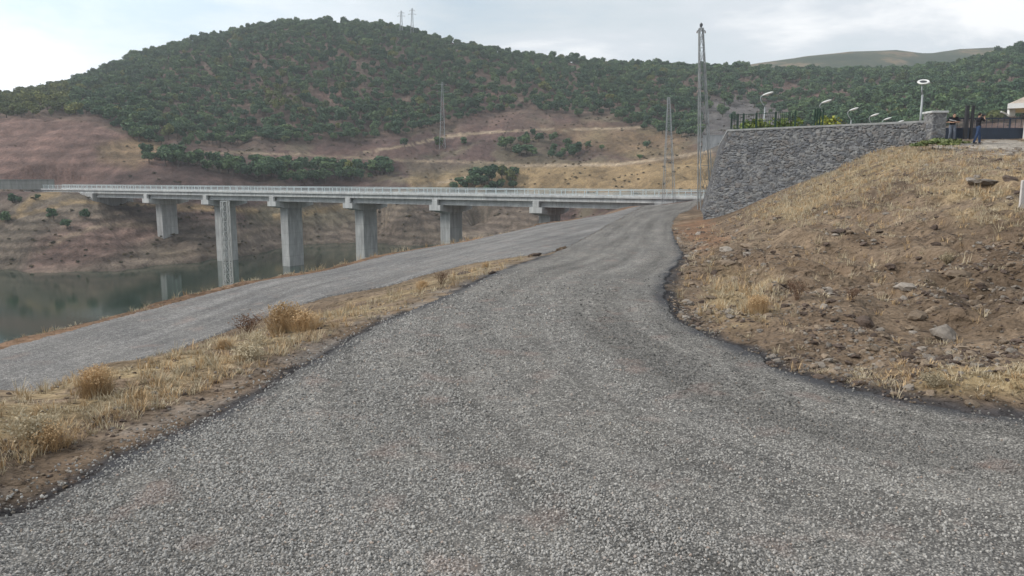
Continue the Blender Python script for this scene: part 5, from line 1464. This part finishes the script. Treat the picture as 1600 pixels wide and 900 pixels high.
for a in ((1478, 530, 42, 'g', 'largest pale grey boulder low on the right bank', 0, 1.25), (1415, 452, 34, 'g', 'pale slanting slab high above the square dark rock', 1, .8), (1350, 508, 27, 'd', 'square dark brown rock at the left of the pale boulder', 2, 1.1),
          (1433, 497, 30, 't', 'tan rock with a dark hollow beneath, above the largest boulder', 0, .9), (1425, 515, 20, 't', 'small tan rock just left above the largest boulder', 1, .9), (1523, 478, 30, 't', 'flat tan rock right of the pale slab', 2, .8),
          (1497, 432, 34, 't', 'long tan rock lodged by a dark hollow high on the bank', 0, .8), (1508, 466, 16, 'd', 'small dark rock beside the flat tan rock', 1, 1), (1505, 545, 28, 't', 'flat slab just right of the largest boulder', 1, .5),
          (1416, 560, 24, 'd', 'dark angular rock nearest the straw at the toe of the bank', 2, .9), (1428, 549, 12, 'd', 'small dark stone touching the dark angular rock', 0, .9), (1555, 556, 22, 't', 'flat pale stone by the straw near the right edge', 1, .5),
          (1578, 558, 12, 'd', 'tiny dark stone beside the flat pale stone near the right edge', 0, .8), (1310, 543, 22, 'd', 'low dark slab in the loose soil left of the dark square rock', 1, .5), (1330, 496, 14, 'd', 'dark rounded stone up left of the square rock', 0, .9),
          (1187, 518, 13, 'g', 'white stone lying alone near the bend of the road edge', 1, .8), (1135, 414, 26, 't', 'tan slab near the road below the stone wall', 1, .7), (1134, 392, 22, 'g', 'pale slab halfway between the road and the wall foot', 2, .6),
          (1168, 386, 20, 't', 'flat tan slab right of the pale one below the wall', 0, .5), (1143, 480, 18, 'd', 'dark flat rock in the straw by the bend', 1, .6), (1110, 466, 18, 't', 'flat tan rock nearest the bend of the road', 2, .5),
          (1300, 472, 18, 'd', 'dark clod in the brown twigs on the bank', 0, .8), (1390, 422, 18, 'd', 'dark clod above the pale slab', 2, .8), (1310, 365, 20, 'd', 'dark rock cluster piece in mid slope', 1, .8), (1460, 358, 12, 'd', 'dark stick-like stone high on the slope', 0, 1.6),
          (1540, 290, 40, 'g', 'long grey rubble slab high on the right of the bank', 1, .5), (1520, 288, 26, 'g', 'grey rubble stone left of the long grey slab', 0, .7), (1575, 283, 26, 'd', 'dark stone in the grey rubble line at the top right', 2, .7),
          (235, 597, 18, 'd', 'flat dark stone lying in the straw right of the tumbleweed', 0, .6), (258, 577, 10, 'd', 'small dark stone up right of the flat dark stone', 1, .7), (300, 577, 14, 'd', 'dark stone on the verge nearer the thistle', 2, .7),
          (155, 655, 22, 'd', 'dark brown clod on the verge below the tumbleweed', 0, .8), (505, 502, 16, 'g', 'grey stone right of the rust bushes', 1, 1.1), (500, 514, 12, 'd', 'small dark stone under the grey stone right of the bushes', 1, .7),
          (240, 615, 12, 'g', 'pale stone in the row along the verge', 2, .7), (835, 400, 22, 'd', 'red brown clod at the far tip of the verge', 0, .6), (770, 428, 14, 'd', 'brown clod just before the far tip of the verge', 2, .7), (725, 428, 20, 'd', 'brown clod midway along the far verge', 1, .6),
          (900, 560, 1, 'g', None, 0, 1)):
    if a[4] is None: continue
    put_rock(a[0], a[1], a[2], a[3], a[4], a[5], asp=a[6])
# smaller stones: the larger ones are things of their own
X, Y, Z_, rd, dr, dR, dL, dS, px, py, r = near_pts(130000, 3.0, 46, .9, 15)
nn_ = fbm(X / 1.1, Y / 1.1, 177, 4)
wb = np.where((px > 1040) & (X > 1.5), .10 + .7 * sst(.46, .64, nn_), 0) * np.interp(py, [230, 330, 420], [.35, .6, 1])
wb = np.maximum(wb, np.where(inpoly(px, py, [(-300, 800), (0, 712), (250, 612), (560, 505), (640, 490), (560, 528), (300, 668), (0, 818), (-300, 950)]), .22, 0))
wb = np.maximum(wb, np.where(inpoly(px, py, verge), .06, 0)); wb = np.maximum(wb, np.where((dS < 1.2) & (X < 20), .12, 0))
wallx = inpoly(X, Y, [(v.x, v.y) for v in yd]); wb[rd | wallx] = 0; wb *= (dr > .05)
k_ = np.where(r.random(len(X)) < wb)[0]
sz = (r.pareto(2.3, len(k_)) + 1) * .024 * np.interp(Y[k_], [4, 12, 40], [.8, 1.15, 2.3]); sz = np.where(px[k_] < 1000, np.minimum(sz * .75, .055), sz); sz = np.minimum(sz, .16 * np.interp(Y[k_], [4, 14, 40], [.55, 1, 2]))
apx = sz / Y[k_]; od = np.argsort(-apx)
big = od[:235]; small = od[235:]
KN = {'t': 'tan', 'g': 'pale grey', 'd': 'dark brown'}
def lbl(p, q_, kd):
    if p > 1000:
        vs_ = 'at the toe of' if q_ > 560 else ('low on' if q_ > 480 else ('halfway up' if q_ > 380 else 'high on'))
        hs_ = ('near the road bend', 'left of the square rock', 'left of the largest boulder', 'towards the right edge')[int(np.clip((p - 1040) / 140, 0, 3))]
        return '%s stone %s the right bank %s' % (KN[kd], vs_, hs_), 'stones on the right bank'
    return '%s stone on the verge %s' % (KN[kd], ('at the left photo edge', 'below the tumbleweed bush', 'between tumbleweed and thistle', 'below the thistle', 'right of the rust bushes', 'towards the far tip')[int(np.clip(p / 110, 0, 5))]), 'stones on the verge'
for j in big:
    i = k_[j]; kd = random.choice('ttgd' if px[i] > 1000 else 'tgg'); lb, grp = lbl(px[i], py[i], kd); s = float(sz[j])
    o = tag(link(bpy.data.objects.new('stone', RM[kd][random.randrange(3)])), lb, 'stone', grp); o.location = (X[i], Y[i], Z_[i] + s * .08); o.scale = (s * random.uniform(.9, 1.4), s, s * random.uniform(.7, 1.1)); o.rotation_euler = (random.uniform(-.4, .4), random.uniform(-.4, .4), random.uniform(0, 6.28))
protos = {}
for o in COL.objects:
    if (o.name == 'stone' or o.name.startswith('stone.')) and o.type == 'MESH': protos.setdefault(o.data.name, o)
psrc = [[v] for v in protos.values()]
i = k_[small]; ss_ = sz[small]
gn_scatter('rubble', np.stack([X[i], Y[i], Z_[i] + ss_ * .05], 1), r.uniform(-.6, .6, (len(i), 3)) * np.array([1, 1, 6]), np.stack([ss_ * r.uniform(.8, 1.4, len(i)), ss_, ss_ * r.uniform(.7, 1.1, len(i))], 1), r.integers(0, len(psrc), len(i)), psrc,
           'small rubble stones strewn over the bank and verges', 'rubble')
print('rubble', len(i), 'protos', len(psrc))

# ================================================================== loose road chippings
m = M('chipping', .9, .25); oi = m.n('ShaderNodeObjectInfo')
c = m.ramp(oi.outputs['Random'], [(0, (.10, .098, .094)), (.3, (.215, .208, .197)), (.62, (.285, .275, .26)), (.85, (.335, .322, .302)), (.96, (.38, .365, .342)), (.985, (.30, .235, .20)), (1, (.33, .28, .23))])
tk = m.attr('trk', True).outputs['Fac']; tk = m.math('MAXIMUM', tk, .6)
vs_ = m.n('ShaderNodeVectorMath', operation='SCALE'); m.l(c, vs_.inputs[0]); m.l(tk, vs_.inputs['Scale']); c = vs_.outputs[0]
red = m.mr(m.noise(1.9, 3, .5), .58, .70, 0, .26); c = m.mixc(red, c, (.36, .24, .20))
m.col(m.mixc(1.0, c, m.ramp(m.noise(30, 3, .6), [(.3, (.85,) * 3), (.7, (1.15,) * 3)]), 'MULTIPLY'))
CHIP = m.m
cm = [rock_mesh(700 + q, .72, 1, 1.0, 'chipping', [CHIP]) for q in range(5)]
csrc = []
for q, (pxx, pyy) in enumerate(((700, 700), (900, 650), (1100, 700), (500, 780), (1300, 760))):
    x, y, z = on_ground_px(pxx, pyy, 2, 20); o = tag(link(bpy.data.objects.new('chipping', cm[q])), 'loose grey chipping lying on the near road surface', 'chipping', 'loose chippings on the road'); s = .024
    o.location = (x, y, z + .05); o.scale = (s, s, s); csrc.append([o])
def chips(n, y0, y1, size, seed, p=1.0):
    r = np.random.default_rng(seed); Y = np.sqrt(r.uniform(y0 ** 2, y1 ** 2, n)); X = r.uniform(-.76, .76, n) * Y
    jx = r.normal(0, .16, n); jy = r.normal(0, .16, n); mm = inpoly(X + jx, Y + jy, main_poly); X, Y = X[mm], Y[mm]
    cl = fbm(X * 3.0, Y * 3.0, 5, 3); trk = fbm(dline(X, Y, edge_R) * 1.3, Y * .07, 19, 3); kp = r.random(len(X)) < (sst(.25, .5, cl) * .8 + .2) * (.35 + .65 * sst(.35, .6, trk)) * sst(18.5, 9.5, Y) * (.35 + .65 * sst(.02, .22, np.minimum(dline(X, Y, edge_L), dline(X, Y, edge_R))))
    X, Y = X[kp], Y[kp]; return X, Y, size * r.uniform(.55, 1.35, len(X)) * (1 + .3 * (r.random(len(X)) < .08)), r
cs = [chips(98000, 2.0, 6.0, .0165, 1), chips(74000, 6.0, 10.5, .0215, 2), chips(48000, 10.5, 18.0, .029, 3)]
X = np.concatenate([c_[0] for c_ in cs]); Y = np.concatenate([c_[1] for c_ in cs]); S = np.concatenate([c_[2] for c_ in cs]); r = cs[0][3]
ac_ = dline(X, Y, edge_R); TRK = .75 + .48 * sst(.34, .64, fbm(ac_ * 1.0 + 3, Y * .035, 19, 2)) ; TRK = TRK * (.86 + .28 * fbm(X * .9, Y * .9, 31, 4))
Zc = np.concatenate([gzs(X[a:a + 30000], Y[a:a + 30000]) for a in range(0, len(X), 30000)]) + .035 + S * .12
gn_scatter('chippings', np.stack([X, Y, Zc], 1), r.uniform(-3.1, 3.1, (len(X), 3)), np.stack([S * r.uniform(.8, 1.3, len(X)), S, S * r.uniform(.8, 1.1, len(X))], 1), r.integers(0, 5, len(X)), csrc,
           'grey stone chippings covering the near road surface', 'gravel', dict(trk=TRK))
print('chips', len(X))
# ================================================================== haze
m = bpy.data.materials.new('haze'); m.use_nodes = True; t_ = m.node_tree; t_.nodes.clear()
mo = t_.nodes.new('ShaderNodeOutputMaterial'); pvn = t_.nodes.new('ShaderNodeVolumePrincipled')
pvn.inputs['Color'].default_value = (.84, .90, .97, 1); pvn.inputs['Density'].default_value = .00033; pvn.inputs['Anisotropy'].default_value = 0.2
t_.links.new(pvn.outputs[0], mo.inputs['Volume'])
hz_ = MB().box((0, 0, 72), (2240, 2240, 185)).build('haze', m); tag(hz_, 'thin bluish haze lying over the lake and the hills', 'haze', kind='stuff')
